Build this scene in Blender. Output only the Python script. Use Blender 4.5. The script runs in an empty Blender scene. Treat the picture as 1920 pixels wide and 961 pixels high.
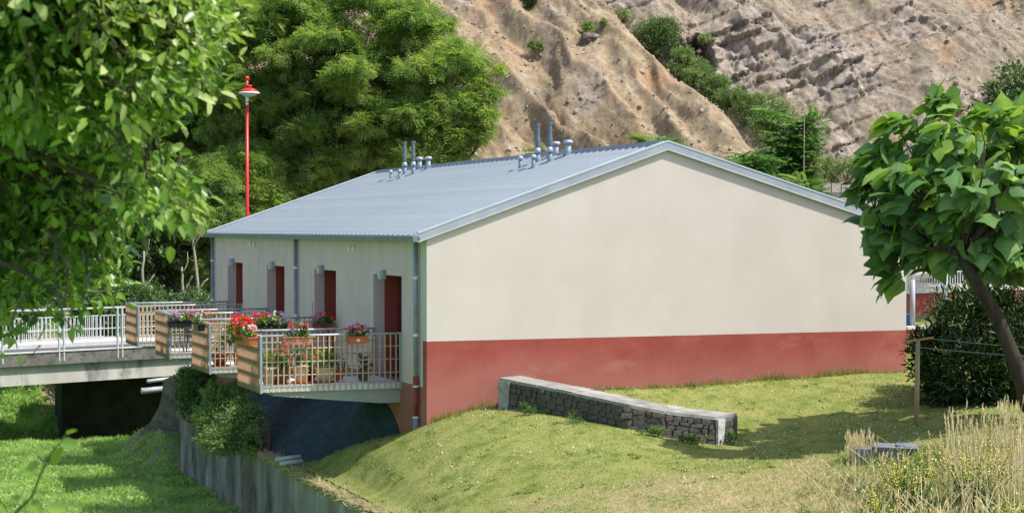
import bpy, math, random
import numpy as np
from mathutils import Vector, Matrix, Euler
PI = math.pi
C = bpy.context.scene.collection
scene = bpy.context.scene
# ------------------------------------------------------------------ camera
CAM = np.array([-11.146, -33.798, 3.192]); YAW = math.radians(20.98); PIT = math.radians(-.901); FPX = 3358.3
cam_data = bpy.data.cameras.new('camera'); cam = bpy.data.objects.new('camera', cam_data); C.objects.link(cam)
cam.location = CAM; cam.rotation_euler = (PI/2 + PIT, 0, -YAW)
cam_data.sensor_width = 36; cam_data.lens = 36 * FPX / 1920; cam_data.clip_end = 2000; cam_data.clip_start = .3
cam_data.dof.use_dof = True; cam_data.dof.focus_distance = 42; cam_data.dof.aperture_fstop = 5.6
scene.camera = cam
# ------------------------------------------------------------------ light
SUN = np.array([.43, -.35, .835]); SUN /= np.linalg.norm(SUN)
elev = math.asin(SUN[2]); azi = math.atan2(SUN[0], SUN[1])
world = bpy.data.worlds.new('World'); scene.world = world; world.use_nodes = True
nt = world.node_tree; bg = nt.nodes['Background']; sky = nt.nodes.new('ShaderNodeTexSky')
sky.sky_type = 'NISHITA'; sky.sun_disc = False; sky.sun_elevation = elev; sky.sun_rotation = azi
sky.air_density = 1.0; sky.dust_density = 1.5
nt.links.new(sky.outputs[0], bg.inputs[0]); bg.inputs[1].default_value = .15
sl = bpy.data.lights.new('sun', 'SUN'); sl.energy = 3.95; sl.angle = math.radians(.5); sl.color = (1, .955, .88)
so = bpy.data.objects.new('sun', sl); C.objects.link(so)
so.rotation_euler = Vector(SUN).to_track_quat('Z', 'Y').to_euler(); so.location = (0, 0, 40)
scene.view_settings.view_transform = 'Standard'; scene.view_settings.look = 'None'
scene.view_settings.exposure = .54; scene.view_settings.gamma = 1
try: scene.cycles.use_denoising = True
except Exception: pass
# ------------------------------------------------------------------ geometry of view, used only to place things in the world
fw = np.array([math.sin(YAW)*math.cos(PIT), math.cos(YAW)*math.cos(PIT), math.sin(PIT)])
rt = np.array([math.cos(YAW), -math.sin(YAW), 0]); up = np.cross(rt, fw)
def ray(px, py): return fw + rt*(px-960)/FPX - up*(py-480.5)/FPX
def at(px, py, d): return CAM + ray(px, py)*d
def atz(px, py, z):
    v = ray(px, py); return CAM + v*(z-CAM[2])/v[2]
def aty(px, py, y):
    v = ray(px, py); return CAM + v*(y-CAM[1])/v[1]
def atx(px, py, x):
    v = ray(px, py); return CAM + v*(x-CAM[0])/v[0]
FH = np.array([math.sin(YAW), math.cos(YAW)]); RH = np.array([math.cos(YAW), -math.sin(YAW)])
def ad(x, y):     # rotated plan coordinates: a to the right, d away
    dx, dy = x-CAM[0], y-CAM[1]; return dx*RH[0]+dy*RH[1], dx*FH[0]+dy*FH[1]
def xy(a, d): return CAM[0]+a*RH[0]+d*FH[0], CAM[1]+a*RH[1]+d*FH[1]
rng = np.random.default_rng(7); random.seed(7)
# ------------------------------------------------------------------ noise
_perm = np.random.default_rng(3).permutation(512).astype(np.int64); _perm = np.concatenate([_perm, _perm, _perm])
_ang = np.random.default_rng(4).random(512)*2*PI; _gx, _gy = np.cos(_ang), np.sin(_ang)
def pn(x, y, seed=0):
    x = np.asarray(x, float)+seed*17.31; y = np.asarray(y, float)+seed*9.77
    xi = np.floor(x).astype(np.int64); yi = np.floor(y).astype(np.int64); xf = x-xi; yf = y-yi
    u = xf*xf*xf*(xf*(xf*6-15)+10); v = yf*yf*yf*(yf*(yf*6-15)+10)
    def g(ix, iy, fx, fy):
        h = _perm[(_perm[ix & 511] + iy) & 511]; return _gx[h]*fx + _gy[h]*fy
    a = g(xi, yi, xf, yf); b = g(xi+1, yi, xf-1, yf); c = g(xi, yi+1, xf, yf-1); d = g(xi+1, yi+1, xf-1, yf-1)
    return ((a+(b-a)*u) + ((c+(d-c)*u)-(a+(b-a)*u))*v)*1.5
def fbm(x, y, o=4, seed=0):
    s = 0; am = 1
    for i in range(o): s = s+pn(x*2**i, y*2**i, seed+i)*am; am *= .5
    return s
def facets(x, y, seed=0):
    """tilted flat blocks: one random height and tilt per cell"""
    x = np.asarray(x, float); y = np.asarray(y, float); xi = np.floor(x).astype(np.int64); yi = np.floor(y).astype(np.int64); best = np.full(x.shape, 9.); out = np.zeros(x.shape)
    for i in (-1, 0, 1):
        for j in (-1, 0, 1):
            cx, cy = xi+i, yi+j; h = _perm[(_perm[(cx+seed*7) & 511] + cy+seed*13) & 511]; h2 = _perm[h+1]; h3 = _perm[h2+1]
            px, py = cx+.15+.7*h/511, cy+.15+.7*h2/511; d = (x-px)**2+(y-py)**2; v = (h3/511-.5) + ((h2 % 97)/97-.5)*1.1*(x-px) + ((h % 89)/89-.5)*1.1*(y-py)
            k = d < best; best = np.where(k, d, best); out = np.where(k, v, out)
    return out
def saw(x): return x-np.floor(x)
def ridged(x, y, o=3, seed=0):
    s = 0; am = 1
    for i in range(o): s = s+(1-np.abs(pn(x*2**i, y*2**i, seed+i))*2)*am; am *= .5
    return s
def sstep(x, a, b):
    t = np.clip((x-a)/(b-a), 0, 1); return t*t*(3-2*t)
# ------------------------------------------------------------------ materials
def nodes(m):
    m.use_nodes = True; t = m.node_tree; return t, t.nodes['Principled BSDF'], t.nodes['Material Output']
def ramp(t, stops):
    r = t.nodes.new('ShaderNodeValToRGB'); e = r.color_ramp.elements
    e[0].position = stops[0][0]; e[0].color = (*stops[0][1], 1); e[1].position = stops[-1][0]; e[1].color = (*stops[-1][1], 1)
    for p, c in stops[1:-1]:
        k = e.new(p); k.color = (*c, 1)
    return r
def noise_node(t, scale, detail=6, stretch=(1, 1, 1), rough=.6, coord='Object'):
    tc = t.nodes.new('ShaderNodeTexCoord'); mp = t.nodes.new('ShaderNodeMapping'); mp.inputs['Scale'].default_value = stretch
    n = t.nodes.new('ShaderNodeTexNoise'); n.inputs['Scale'].default_value = scale; n.inputs['Detail'].default_value = detail
    n.inputs['Roughness'].default_value = rough
    t.links.new(tc.outputs[coord], mp.inputs[0]); t.links.new(mp.outputs[0], n.inputs['Vector']); return n
def mix(t, a, b, f, mode='MIX'):
    m = t.nodes.new('ShaderNodeMix'); m.data_type = 'RGBA'; m.blend_type = mode
    for s, v in ((m.inputs[6], a), (m.inputs[7], b)):
        if isinstance(v, tuple): s.default_value = (*v, 1)
        else: t.links.new(v, s)
    if isinstance(f, (int, float)): m.inputs[0].default_value = f
    else: t.links.new(f, m.inputs[0])
    return m.outputs[2]
def mat(name, c1, c2=None, scale=2, rough=.85, bump=0, bscale=30, metal=0, stretch=(1, 1, 1), spec=.3, c3=None, s3=12, lo=.35, hi=.65, trans=0, dist=.02, stretch3=None, lo3=.5, hi3=.7):
    m = bpy.data.materials.new(name); t, p, o = nodes(m)
    p.inputs['Roughness'].default_value = rough; p.inputs['Metallic'].default_value = metal
    p.inputs['Specular IOR Level'].default_value = spec
    col = None
    if c2:
        n = noise_node(t, scale, 7, stretch); r = ramp(t, [(lo, c1), (hi, c2)]); t.links.new(n.outputs[0], r.inputs[0]); col = r.outputs[0]
        if c3:
            n3 = noise_node(t, s3, 6, stretch3 or stretch); r3 = ramp(t, [(lo3, (0, 0, 0)), (hi3, (1, 1, 1))]); t.links.new(n3.outputs[0], r3.inputs[0])
            col = mix(t, col, c3, r3.outputs[0])
        t.links.new(col, p.inputs['Base Color'])
    else: p.inputs['Base Color'].default_value = (*c1, 1)
    if bump:
        nb = noise_node(t, bscale, 5, stretch); b = t.nodes.new('ShaderNodeBump'); b.inputs['Strength'].default_value = bump
        b.inputs['Distance'].default_value = dist; t.links.new(nb.outputs[0], b.inputs['Height']); t.links.new(b.outputs[0], p.inputs['Normal'])
    if trans:
        tr = t.nodes.new('ShaderNodeBsdfTranslucent'); ms = t.nodes.new('ShaderNodeMixShader'); ms.inputs[0].default_value = trans
        if col is not None: t.links.new(col, tr.inputs[0])
        else: tr.inputs[0].default_value = (*c1, 1)
        t.links.new(p.outputs[0], ms.inputs[1]); t.links.new(tr.outputs[0], ms.inputs[2]); t.links.new(ms.outputs[0], o.inputs[0])
    return m
def leafmat(name, stops, trans=.4, rough=.5, spec=.35, ttint=(1.1, 1.2, .5), nscale=.8):
    m = bpy.data.materials.new(name); t, p, o = nodes(m)
    at_ = t.nodes.new('ShaderNodeAttribute'); at_.attribute_name = 'tint'
    r = ramp(t, [(i/(len(stops)-1), c) for i, c in enumerate(stops)]); t.links.new(at_.outputs['Fac'], r.inputs[0])
    n = noise_node(t, nscale, 3); rr = ramp(t, [(.3, (.8, .82, .8)), (.7, (1.2, 1.15, 1.1))]); t.links.new(n.outputs[0], rr.inputs[0])
    col = mix(t, r.outputs[0], rr.outputs[0], 1.0, 'MULTIPLY')
    t.links.new(col, p.inputs['Base Color']); p.inputs['Roughness'].default_value = rough; p.inputs['Specular IOR Level'].default_value = spec
    if trans:
        tr = t.nodes.new('ShaderNodeBsdfTranslucent'); tc = mix(t, col, ttint, 1.0, 'MULTIPLY'); t.links.new(tc, tr.inputs[0])
        ms = t.nodes.new('ShaderNodeMixShader'); ms.inputs[0].default_value = trans
        t.links.new(p.outputs[0], ms.inputs[1]); t.links.new(tr.outputs[0], ms.inputs[2]); t.links.new(ms.outputs[0], o.inputs[0])
    return m
M = {}
M['render'] = mat('cream_render', (.585, .518, .468), (.635, .568, .518), .7, .92, .12, 60, c3=(.57, .507, .458), s3=.9, stretch3=(1, 1, .45), dist=.004)
M['facade'] = mat('cream_render_bounce_tint', (.66, .50, .475), (.71, .55, .53), 1.2, .92, .12, 60, c3=(.60, .47, .45), s3=2.4, stretch3=(1, 1, .25), dist=.004)  # same cream paint as the gable, tinted pinker to cancel green bounce light
M['redband'] = mat('red_oxide_paint', (.29, .057, .044), (.355, .083, .064), 1.1, .85, .1, 60, c3=(.43, .16, .13), s3=1.3, stretch3=(.6, .6, 1.2), lo3=.56, hi3=.8, dist=.004)
M['reddoor'] = mat('dark_red_paint', (.075, .016, .012), (.11, .022, .016), 8, .6, .15, 80, dist=.003)
M['zinc'] = mat('zinc_sheet', (.42, .475, .515), (.49, .545, .585), 1.4, .55, .03, 40, .0, spec=.3, c3=(.42, .47, .51), s3=9, stretch3=(.2, 1, 1))
M['seam'] = mat('shaded_steel_rib', (.17, .20, .235), (.22, .255, .29), 3, .6)
M['zincdark'] = mat('weathered_zinc_flashing', (.13, .185, .235), (.20, .25, .29), 2.5, .5, .05, 30, .3, spec=.5)
M['zincmid'] = mat('grey_zinc_trim', (.32, .355, .425), (.415, .45, .515), 1.5, .5, .03, 30, .3, spec=.5)
M['ridge'] = mat('dark_blue_ridge_metal', (.07, .10, .145), (.10, .135, .18), 3, .55, metal=.2)
M['flue'] = mat('dark_grey_flue', (.10, .125, .165), (.15, .175, .21), 4, .45, metal=.3, spec=.5)
M['pipe'] = mat('blue_grey_pipe', (.20, .24, .30), (.28, .32, .37), 4, .5, metal=.2)
M['pipered'] = mat('red_painted_pipe', (.22, .035, .025), (.27, .05, .035), 5, .5)
M['galv'] = mat('galvanised_rail', (.60, .63, .66), (.72, .74, .76), 8, .42, metal=.35, spec=.5)
M['galvpost'] = mat('galvanised_post', (.32, .35, .39), (.42, .45, .48), 8, .5, metal=.4, spec=.5)
M['whitepaint'] = mat('white_rail_paint', (.50, .51, .52), (.62, .62, .62), 5, .5)
M['floorwhite'] = mat('white_balcony_floor', (.66, .66, .65), (.76, .76, .74), 3, .7)
M['wood'] = mat('tan_wood', (.50, .30, .16), (.66, .43, .25), 3, .75, .2, 30, stretch=(9, 9, .8), c3=(.36, .20, .11), s3=5, trans=0, dist=.004)
M['woodscreen'] = mat('thin_translucent_wood_board', (.64, .48, .37), (.78, .64, .52), 2.5, .75, .25, 30, stretch=(9, 9, .8), c3=(.52, .37, .28), s3=4, trans=.8, dist=.003)
M['conc'] = mat('bridge_concrete_pale', (.42, .40, .36), (.56, .54, .49), 1.2, .9, .2, 25, c3=(.13, .14, .14), s3=1.6, stretch=(1, 1, .35), lo3=.56, hi3=.72)
M['concdark'] = mat('stained_dark_concrete', (.12, .115, .105), (.21, .20, .18), 2.2, .92, .35, 20, c3=(.05, .05, .048), s3=5)
M['concshade'] = mat('balcony_concrete', (.30, .31, .28), (.38, .38, .35), 2, .9, .2, 20)
M['retain'] = mat('streaked_retaining_wall_concrete', (.20, .165, .155), (.48, .41, .40), 1.3, .92, .15, 12, stretch=(.8, .8, .22), c3=(.07, .062, .055), s3=.9, stretch3=(1.0, 1.0, .45), lo=.36, hi=.66, lo3=.47, hi3=.66, dist=.01)
M['moss'] = mat('mossy_coping', (.16, .13, .06), (.34, .28, .18), 5, .95, .6, 25, c3=(.10, .12, .03), s3=7, dist=.02)
M['asphalt'] = mat('blue_grey_asphalt', (.085, .095, .115), (.12, .13, .15), 6, .9, .3, 80)
M['kerb'] = mat('pale_kerb_concrete', (.50, .49, .46), (.62, .60, .57), 4, .85, .2, 30)
M['stone'] = mat('dark_field_stone', (.06, .053, .045), (.16, .142, .118), 5, .92, .8, 18, c3=(.24, .22, .19), s3=7, lo3=.62, hi3=.8, dist=.02)
M['stonecap'] = mat('weathered_concrete_cap', (.21, .20, .18), (.31, .295, .27), 3, .92, .5, 30, c3=(.42, .40, .37), s3=1.6, lo3=.5, hi3=.75, dist=.008)
M['plaster'] = mat('whitewashed_mortar', (.36, .34, .31), (.62, .60, .57), 9, .95, .6, 25, dist=.01)
M['greymortar'] = mat('grey_corner_mortar', (.24, .23, .21), (.40, .39, .36), 9, .95, .8, 20, dist=.02)
M['mortar'] = mat('dark_mortar', (.11, .098, .083), (.20, .18, .155), 8, .95, .8, 30)
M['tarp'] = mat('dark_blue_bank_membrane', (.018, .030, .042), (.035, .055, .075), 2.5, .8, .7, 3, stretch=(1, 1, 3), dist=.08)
M['redlamp'] = mat('red_lamp_paint', (.62, .022, .018), (.70, .03, .025), 3, .35, spec=.5)
M['lampwhite'] = mat('white_enamel', (.78, .78, .78), rough=.35)
M['glassg'] = mat('frosted_lamp_glass', (.36, .40, .47), (.50, .53, .58), 6, .35, spec=.5)
M['terracotta'] = mat('orange_terracotta', (.50, .115, .04), (.60, .16, .06), 6, .6)
M['terrapink'] = mat('faded_pink_plastic', (.46, .16, .12), (.56, .22, .17), 4, .6)
M['redbrown'] = mat('red_brown_pot', (.24, .05, .035), (.33, .075, .05), 6, .6)
M['creampot'] = mat('cream_ceramic', (.62, .50, .34), (.72, .60, .44), 4, .5)
M['brownpot'] = mat('brown_pot', (.15, .085, .06), (.21, .13, .09), 6, .7)
M['blackbox'] = mat('black_plastic', (.012, .014, .017), (.03, .033, .036), 5, .45)
M['soil'] = mat('potting_soil', (.035, .022, .014), (.06, .04, .026), 20, .98)
M['paper'] = mat('white_label', (.8, .8, .8))
M['bark'] = mat('grey_brown_bark', (.055, .043, .033), (.13, .105, .08), 7, .95, .7, 18, stretch=(1, 1, .3), dist=.03)
M['barkpale'] = mat('pale_bark', (.26, .23, .17), (.40, .36, .29), 8, .9, .4, 20)
M['barkcat'] = mat('brown_tree_bark', (.025, .02, .016), (.06, .048, .038), 7, .95, .8, 14, stretch=(1, 1, .35), dist=.03)
M['weatherwood'] = mat('weathered_post_wood', (.34, .24, .13), (.46, .34, .20), 5, .85, .3, 30, stretch=(4, 4, .6))
M['rustwood'] = mat('rusty_crossbar', (.42, .20, .09), (.52, .28, .14), 8, .85)
M['wire'] = mat('line_wire', (.35, .36, .36), rough=.5)
M['pvc'] = mat('pale_grey_pipe', (.40, .42, .44), (.50, .52, .54), 5, .5)
M['steel'] = mat('grey_painted_steel', (.34, .36, .40), (.43, .45, .49), 5, .5)
M['maroon'] = mat('maroon_render', (.16, .03, .035), (.2, .04, .045), 5, .8)
M['blue'] = mat('blue_plastic', (.02, .16, .62), rough=.4)
M['farwall'] = mat('far_wall_concrete', (.30, .27, .235), (.46, .42, .37), 2.5, .95, .3, 6, c3=(.20, .18, .16), s3=4, dist=.05)
M['boulder'] = mat('dark_boulder', (.06, .05, .045), (.30, .26, .22), 2.2, .95, .8, 5, dist=.1)
M['wing'] = mat('earthy_weathered_concrete', (.11, .095, .08), (.24, .215, .185), 3, .95, .5, 12, c3=(.30, .25, .18), s3=2.2)
M['culvshade'] = mat('shade_black_concrete', (.018, .017, .015), (.045, .042, .036), 2, .95, .4, 12)  # near-black colour stands in for the shade under the bridge
M['pitblock'] = mat('blue_grey_block', (.12, .135, .16), (.20, .22, .25), 4, .9, .4, 20)
M['l_near'] = leafmat('broad_green_leaf', [(.035, .08, .016), (.11, .22, .035), (.26, .40, .065), (.46, .54, .22)], .34, .36, .5)
M['l_rob'] = leafmat('feathery_locust_leaf', [(.15, .24, .08), (.22, .335, .11), (.30, .42, .14), (.46, .52, .18)], .58, .6, .2, nscale=.5)
M['l_dark'] = leafmat('dark_woodland_leaf', [(.022, .05, .016), (.055, .115, .032), (.11, .19, .06), (.26, .33, .17)], .3, .5, .35)
M['l_cat'] = leafmat('large_heart_leaf', [(.07, .16, .05), (.13, .26, .09), (.21, .37, .13), (.36, .52, .07)], .38, .5, .3, nscale=2)
M['l_laurel'] = leafmat('glossy_laurel_leaf', [(.010, .026, .008), (.020, .05, .014), (.045, .095, .025), (.12, .2, .03)], .15, .4, .35)
M['l_bush'] = leafmat('hillside_shrub_leaf', [(.08, .14, .05), (.14, .23, .08), (.22, .32, .12), (.34, .42, .19)], .35, .6, .2)
M['l_ail'] = leafmat('long_compound_leaf', [(.04, .12, .04), (.08, .2, .06), (.14, .27, .09), (.3, .38, .2)], .4, .5, .3)
M['l_bed'] = leafmat('lush_weed_leaf', [(.17, .27, .10), (.31, .46, .16), (.44, .60, .24), (.56, .66, .33)], .55, .6, .2, nscale=1.2)
M['l_lawn'] = leafmat('lawn_blade', [(.12, .17, .04), (.24, .28, .075), (.36, .36, .12), (.50, .42, .22)], .3, .7, .15, nscale=.8)
M['l_dry'] = leafmat('dry_grass', [(.14, .22, .055), (.30, .33, .12), (.60, .47, .30), (.78, .66, .49)], .35, .75, .15, nscale=1)
M['l_weed'] = leafmat('grey_green_weed_leaf', [(.06, .14, .05), (.12, .22, .06), (.2, .3, .1), (.35, .42, .2)], .35, .6, .2)
M['l_ger'] = leafmat('geranium_leaf', [(.03, .10, .02), (.06, .18, .03), (.14, .28, .04), (.3, .42, .05)], .35, .55, .25)
def fmat(n, c): return mat(n, c, tuple(min(1, v*1.25+.02) for v in c), 60, .6, trans=.3)
M['f_red'] = fmat('red_petal', (.78, .012, .012)); M['f_pink'] = fmat('pink_petal', (.78, .10, .28)); M['f_lilac'] = fmat('lilac_petal', (.62, .27, .66))
M['f_white'] = fmat('white_petal', (.78, .74, .76)); M['f_pale'] = fmat('pale_pink_petal', (.80, .50, .48)); M['f_yellow'] = fmat('yellow_petal', (.80, .68, .16))
M['f_orange'] = fmat('orange_petal', (.85, .14, .02)); M['f_purple'] = fmat('purple_petal', (.35, .10, .6))
# ------------------------------------------------------------------ object helpers
def np_mesh(name, V, F, tint=None, smooth=False):
    V = np.asarray(V, np.float32); F = np.asarray(F, np.int32); k = F.shape[1]
    me = bpy.data.meshes.new(name); me.vertices.add(len(V)); me.vertices.foreach_set('co', V.ravel())
    me.loops.add(F.size); me.loops.foreach_set('vertex_index', F.ravel())
    me.polygons.add(len(F)); me.polygons.foreach_set('loop_start', np.arange(len(F), dtype=np.int32)*k)
    me.polygons.foreach_set('loop_total', np.full(len(F), k, np.int32))
    if smooth: me.polygons.foreach_set('use_smooth', np.ones(len(F), bool))
    me.update(calc_edges=True)
    if tint is not None:
        for nm, arr in (tint.items() if isinstance(tint, dict) else {'tint': tint}.items()):
            a = me.attributes.new(nm, 'FLOAT', 'POINT'); a.data.foreach_set('value', np.asarray(arr, np.float32))
    return me
def link(name, me, m=None, parent=None):
    o = bpy.data.objects.new(name, me); C.objects.link(o)
    if m is not None and len(me.materials) == 0: me.materials.append(m)
    if parent: o.parent = parent
    return o
def tag(o, label=None, cat=None, group=None, kind=None):
    for k, v in (('label', label), ('category', cat), ('group', group), ('kind', kind)):
        if v: o[k] = v
    return o
def thing(name, label, cat, loc=(0, 0, 0), group=None, rz=0):
    o = bpy.data.objects.new(name, None); C.objects.link(o); o.location = tuple(float(v) for v in loc); o.rotation_euler = (0, 0, rz)
    o.empty_display_size = .1; o.matrix_world = Matrix.LocRotScale(o.location, o.rotation_euler, None)
    return tag(o, label, cat, group)
class MB:
    def __init__(s): s.v = []; s.f = []
    def box(s, c, d, R=None, taper=1.0):
        n = len(s.v); R = R or Matrix.Identity(3); c = Vector([float(q) for q in c])
        for z in (-.5, .5):
            k = 1 if z < 0 else taper
            for x, y in ((-.5, -.5), (.5, -.5), (.5, .5), (-.5, .5)): s.v.append(tuple(c + R @ Vector((x*d[0]*k, y*d[1]*k, z*d[2]))))
        s.f += [tuple(n+i for i in q) for q in ((3, 2, 1, 0), (4, 5, 6, 7), (0, 1, 5, 4), (1, 2, 6, 5), (2, 3, 7, 6), (3, 0, 4, 7))]; return s
    def bb(s, x0, x1, y0, y1, z0, z1): return s.box(((x0+x1)/2, (y0+y1)/2, (z0+z1)/2), (x1-x0, y1-y0, z1-z0))
    def tube(s, pts, r, n=8, caps=True):
        pts = [Vector([float(q) for q in p]) for p in pts]; rs = r if isinstance(r, (list, tuple)) else [r]*len(pts); b = len(s.v)
        ref = Vector((0, 0, 1))
        if abs((pts[-1]-pts[0]).normalized().z) > .9: ref = Vector((1, 0, 0))
        for i, p in enumerate(pts):
            t = (pts[min(i+1, len(pts)-1)]-pts[max(i-1, 0)]).normalized(); u = t.cross(ref).normalized(); w = u.cross(t)
            for k in range(n):
                a = 2*PI*k/n; s.v.append(tuple(p + (u*math.cos(a)+w*math.sin(a))*rs[i]))
        for i in range(len(pts)-1):
            for k in range(n):
                s.f.append((b+i*n+k, b+i*n+(k+1) % n, b+(i+1)*n+(k+1) % n, b+(i+1)*n+k))
        if caps:
            s.f.append(tuple(b+k for k in reversed(range(n)))); e = b+(len(pts)-1)*n; s.f.append(tuple(e+k for k in range(n)))
        return s
    def lathe(s, prof, c=(0, 0, 0), n=16, tilt=None):
        b = len(s.v); R = tilt or Matrix.Identity(3)
        for r, z in prof:
            for k in range(n):
                a = 2*PI*k/n; q = R @ Vector((r*math.cos(a), r*math.sin(a), z)); s.v.append((c[0]+q.x, c[1]+q.y, c[2]+q.z))
        for i in range(len(prof)-1):
            for k in range(n): s.f.append((b+i*n+k, b+i*n+(k+1) % n, b+(i+1)*n+(k+1) % n, b+(i+1)*n+k))
        s.f.append(tuple(b+k for k in reversed(range(n)))); e = b+(len(prof)-1)*n; s.f.append(tuple(e+k for k in range(n))); return s
    def prism(s, poly, vec):     # poly: list of 3-D points, extruded by vec
        b = len(s.v); n = len(poly); vec = Vector(vec)
        for p in poly: s.v.append(tuple(float(q) for q in p))
        for p in poly: s.v.append(tuple(Vector([float(q) for q in p])+vec))
        s.f.append(tuple(b+i for i in range(n))); s.f.append(tuple(b+n+i for i in reversed(range(n))))
        for i in range(n): s.f.append((b+(i+1) % n, b+i, b+n+i, b+n+(i+1) % n))
        return s
    def quad(s, *p):
        b = len(s.v); s.v += [tuple(float(c) for c in q) for q in p]; s.f.append(tuple(range(b, b+len(p)))); return s
    def mesh(s, name, m, smooth=False):
        me = bpy.data.meshes.new(name); me.from_pydata(s.v, [], s.f)
        if smooth: me.polygons.foreach_set('use_smooth', [len(f) == 4 for f in s.f])
        me.materials.append(m); me.update(); return me
    def build(s, name, m, parent=None, smooth=False): return link(name, s.mesh(name, m, smooth), None, parent)
def jitter(o, am, cell=3, seed=0):    # slight unevenness of a built mesh
    for v in o.data.vertices:
        c = v.co; r = random.Random(hash((round(c.x, 3), round(c.y, 3), round(c.z, 3), seed)))
        v.co = c + Vector((r.uniform(-am, am), r.uniform(-am, am), r.uniform(-am, am)))
    return o
# templates for leaves: (along, across, up) and faces
T_OVAL = (np.array([(0, 0, 0), (.5, 0, -.03), (1, 0, -.14), (.28, .30, .07), (.7, .24, .0), (.28, -.30, .07), (.7, -.24, .0)]),
          np.array([(0, 1, 3), (1, 4, 3), (1, 2, 4), (0, 5, 1), (1, 5, 6), (1, 6, 2)]))
T_DIA = (np.array([(0, 0, 0), (.5, .25, .05), (1, 0, -.04), (.5, -.25, .05)]), np.array([(0, 3, 2, 1)]))
T_HEART = (np.array([(0, 0, 0), (.42, 0, -.02), (1.0, 0, -.20), (-.16, .22, -.03), (-.06, .44, -.07), (.26, .56, -.14), (.42, .46, -.09), (.66, .24, -.07),
                     (-.16, -.22, -.03), (-.06, -.44, -.07), (.26, -.56, -.14), (.42, -.46, -.09), (.66, -.24, -.07)]),
           np.array([(0, 1, 3), (1, 4, 3), (1, 5, 4), (1, 6, 5), (1, 7, 6), (1, 2, 7), (0, 8, 1), (1, 8, 9), (1, 9, 10), (1, 10, 11), (1, 11, 12), (1, 12, 2)]))
def _pinn(n, w=.17, l=.30):
    V = []; F = []
    for i in range(n):
        x = .12+.8*i/(n-1) if n > 1 else .5; dz = -.25*x*x
        for sgn in (1, -1):
            b = len(V); V += [(x, 0, dz), (x+.02+w/2, sgn*l*.5, dz+.02), (x+.10, sgn*l, dz-.05), (x-w/2+.06, sgn*l*.55, dz+.02)]
            F.append((b, b+1, b+2, b+3) if sgn < 0 else (b, b+3, b+2, b+1))
    return np.array(V), np.array(F)
T_PIN = _pinn(4); T_PIN7 = _pinn(7, .16, .24)
T_BLADE = (np.array([(0, .5, 0), (0, -.5, 0), (.55, 0.32, .06), (.55, -.32, .06), (1, 0, -.02)]), np.array([(0, 1, 3), (0, 3, 2), (2, 3, 4)]))
T_SH = {13: np.array([.20, .16, .04, -.02, -.06, -.05, -.02, .0, -.02, -.06, -.05, -.02, .0]), 7: np.array([.08, .07, 0, -.04, -.04, -.04, -.04])}
def unit(a): return a/np.maximum(np.linalg.norm(a, axis=1, keepdims=True), 1e-9)
def scatter(T, pos, axis, nrm, length, width, name, m, tint, parent=None, kind=None):
    tv, tf = T; N = len(pos); X = unit(axis); Z = unit(nrm - X*np.sum(nrm*X, axis=1, keepdims=True)); Y = np.cross(Z, X)
    L = np.broadcast_to(length, (N,))[:, None, None]; W = np.broadcast_to(width, (N,))[:, None, None]
    V = pos[:, None, :] + X[:, None, :]*tv[None, :, 0:1]*L + Y[:, None, :]*tv[None, :, 1:2]*W + Z[:, None, :]*tv[None, :, 2:3]*L
    F = (tf[None] + (np.arange(N)*len(tv))[:, None, None]).reshape(-1, tf.shape[1])
    tq = np.repeat(tint, len(tv)).reshape(N, len(tv)) + T_SH.get(len(tv), np.zeros(len(tv)))[None]; me = np_mesh(name, V.reshape(-1, 3), F, np.clip(tq, 0, 1).ravel())
    o = link(name, me, m, parent)
    if kind: o['kind'] = kind
    return o
def rdir(n, zb=0.0):
    v = rng.normal(size=(n, 3)); v = unit(v); v[:, 2] += zb; return unit(v)
def local(parent, P): return np.asarray(P) - np.array(parent.location)
def clump_leaves(clumps, per, T, ls, ws, m, parent, name='foliage', tb=.45, shell=.45, zup=.55, droop=-.2, tn=.22, hgt=0.0, drop=.0, vol=True):
    """clumps: (centre xyz, radii xyz). leaves sit through the volume of each clump, denser near its surface, in uneven sub-tufts"""
    P = []; A = []; Nn = []; TT = []; zs = [c[0][2] for c in clumps]; z0, z1 = min(zs), max(zs)+1e-3
    mean = np.mean([c[1][0]*c[1][1] for c in clumps])
    for c, r in clumps:
        n = max(10, int(per*(r[0]*r[1]/mean if vol else 1))); c = np.array(c); r = np.array(r)
        k = max(4, n//14); td = rdir(k, .15); tr = (shell+(1-shell)*rng.random(k))[:, None]; tc = td*tr
        idx = rng.integers(0, k, n); q = tc[idx] + rng.normal(size=(n, 3))*.13
        P.append(c+q*r); out = unit(q+1e-4); ax = out*.8+rng.normal(size=(n, 3))*.55; ax[:, 2] += droop
        nn = out*.35 + rng.normal(size=(n, 3))*.35; nn[:, 2] += zup
        tt = tb + rng.normal(size=n)*tn + (rng.random(k)[idx]-.5)*.3 + rng.normal()*.06 + hgt*((c[2]-z0)/(z1-z0)-.5)
        A.append(ax); Nn.append(nn); TT.append(tt)
    P = np.concatenate(P); A = np.concatenate(A); Nn = np.concatenate(Nn); TT = np.concatenate(TT); n = len(P)
    s = .7+.6*rng.random(n)
    return scatter(T, local(parent, P), A, Nn, ls*s, ws*s, name, m, TT, parent)
def bent(a, b, n=5, am=.12):
    a = np.array(a, float); b = np.array(b, float); L = np.linalg.norm(b-a); out = []
    off = rng.normal(size=3)*L*am
    for i in range(n+1):
        t = i/n; out.append(a+(b-a)*t+off*math.sin(PI*t)+rng.normal(size=3)*L*.012*(0 < i < n))
    return out
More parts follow.
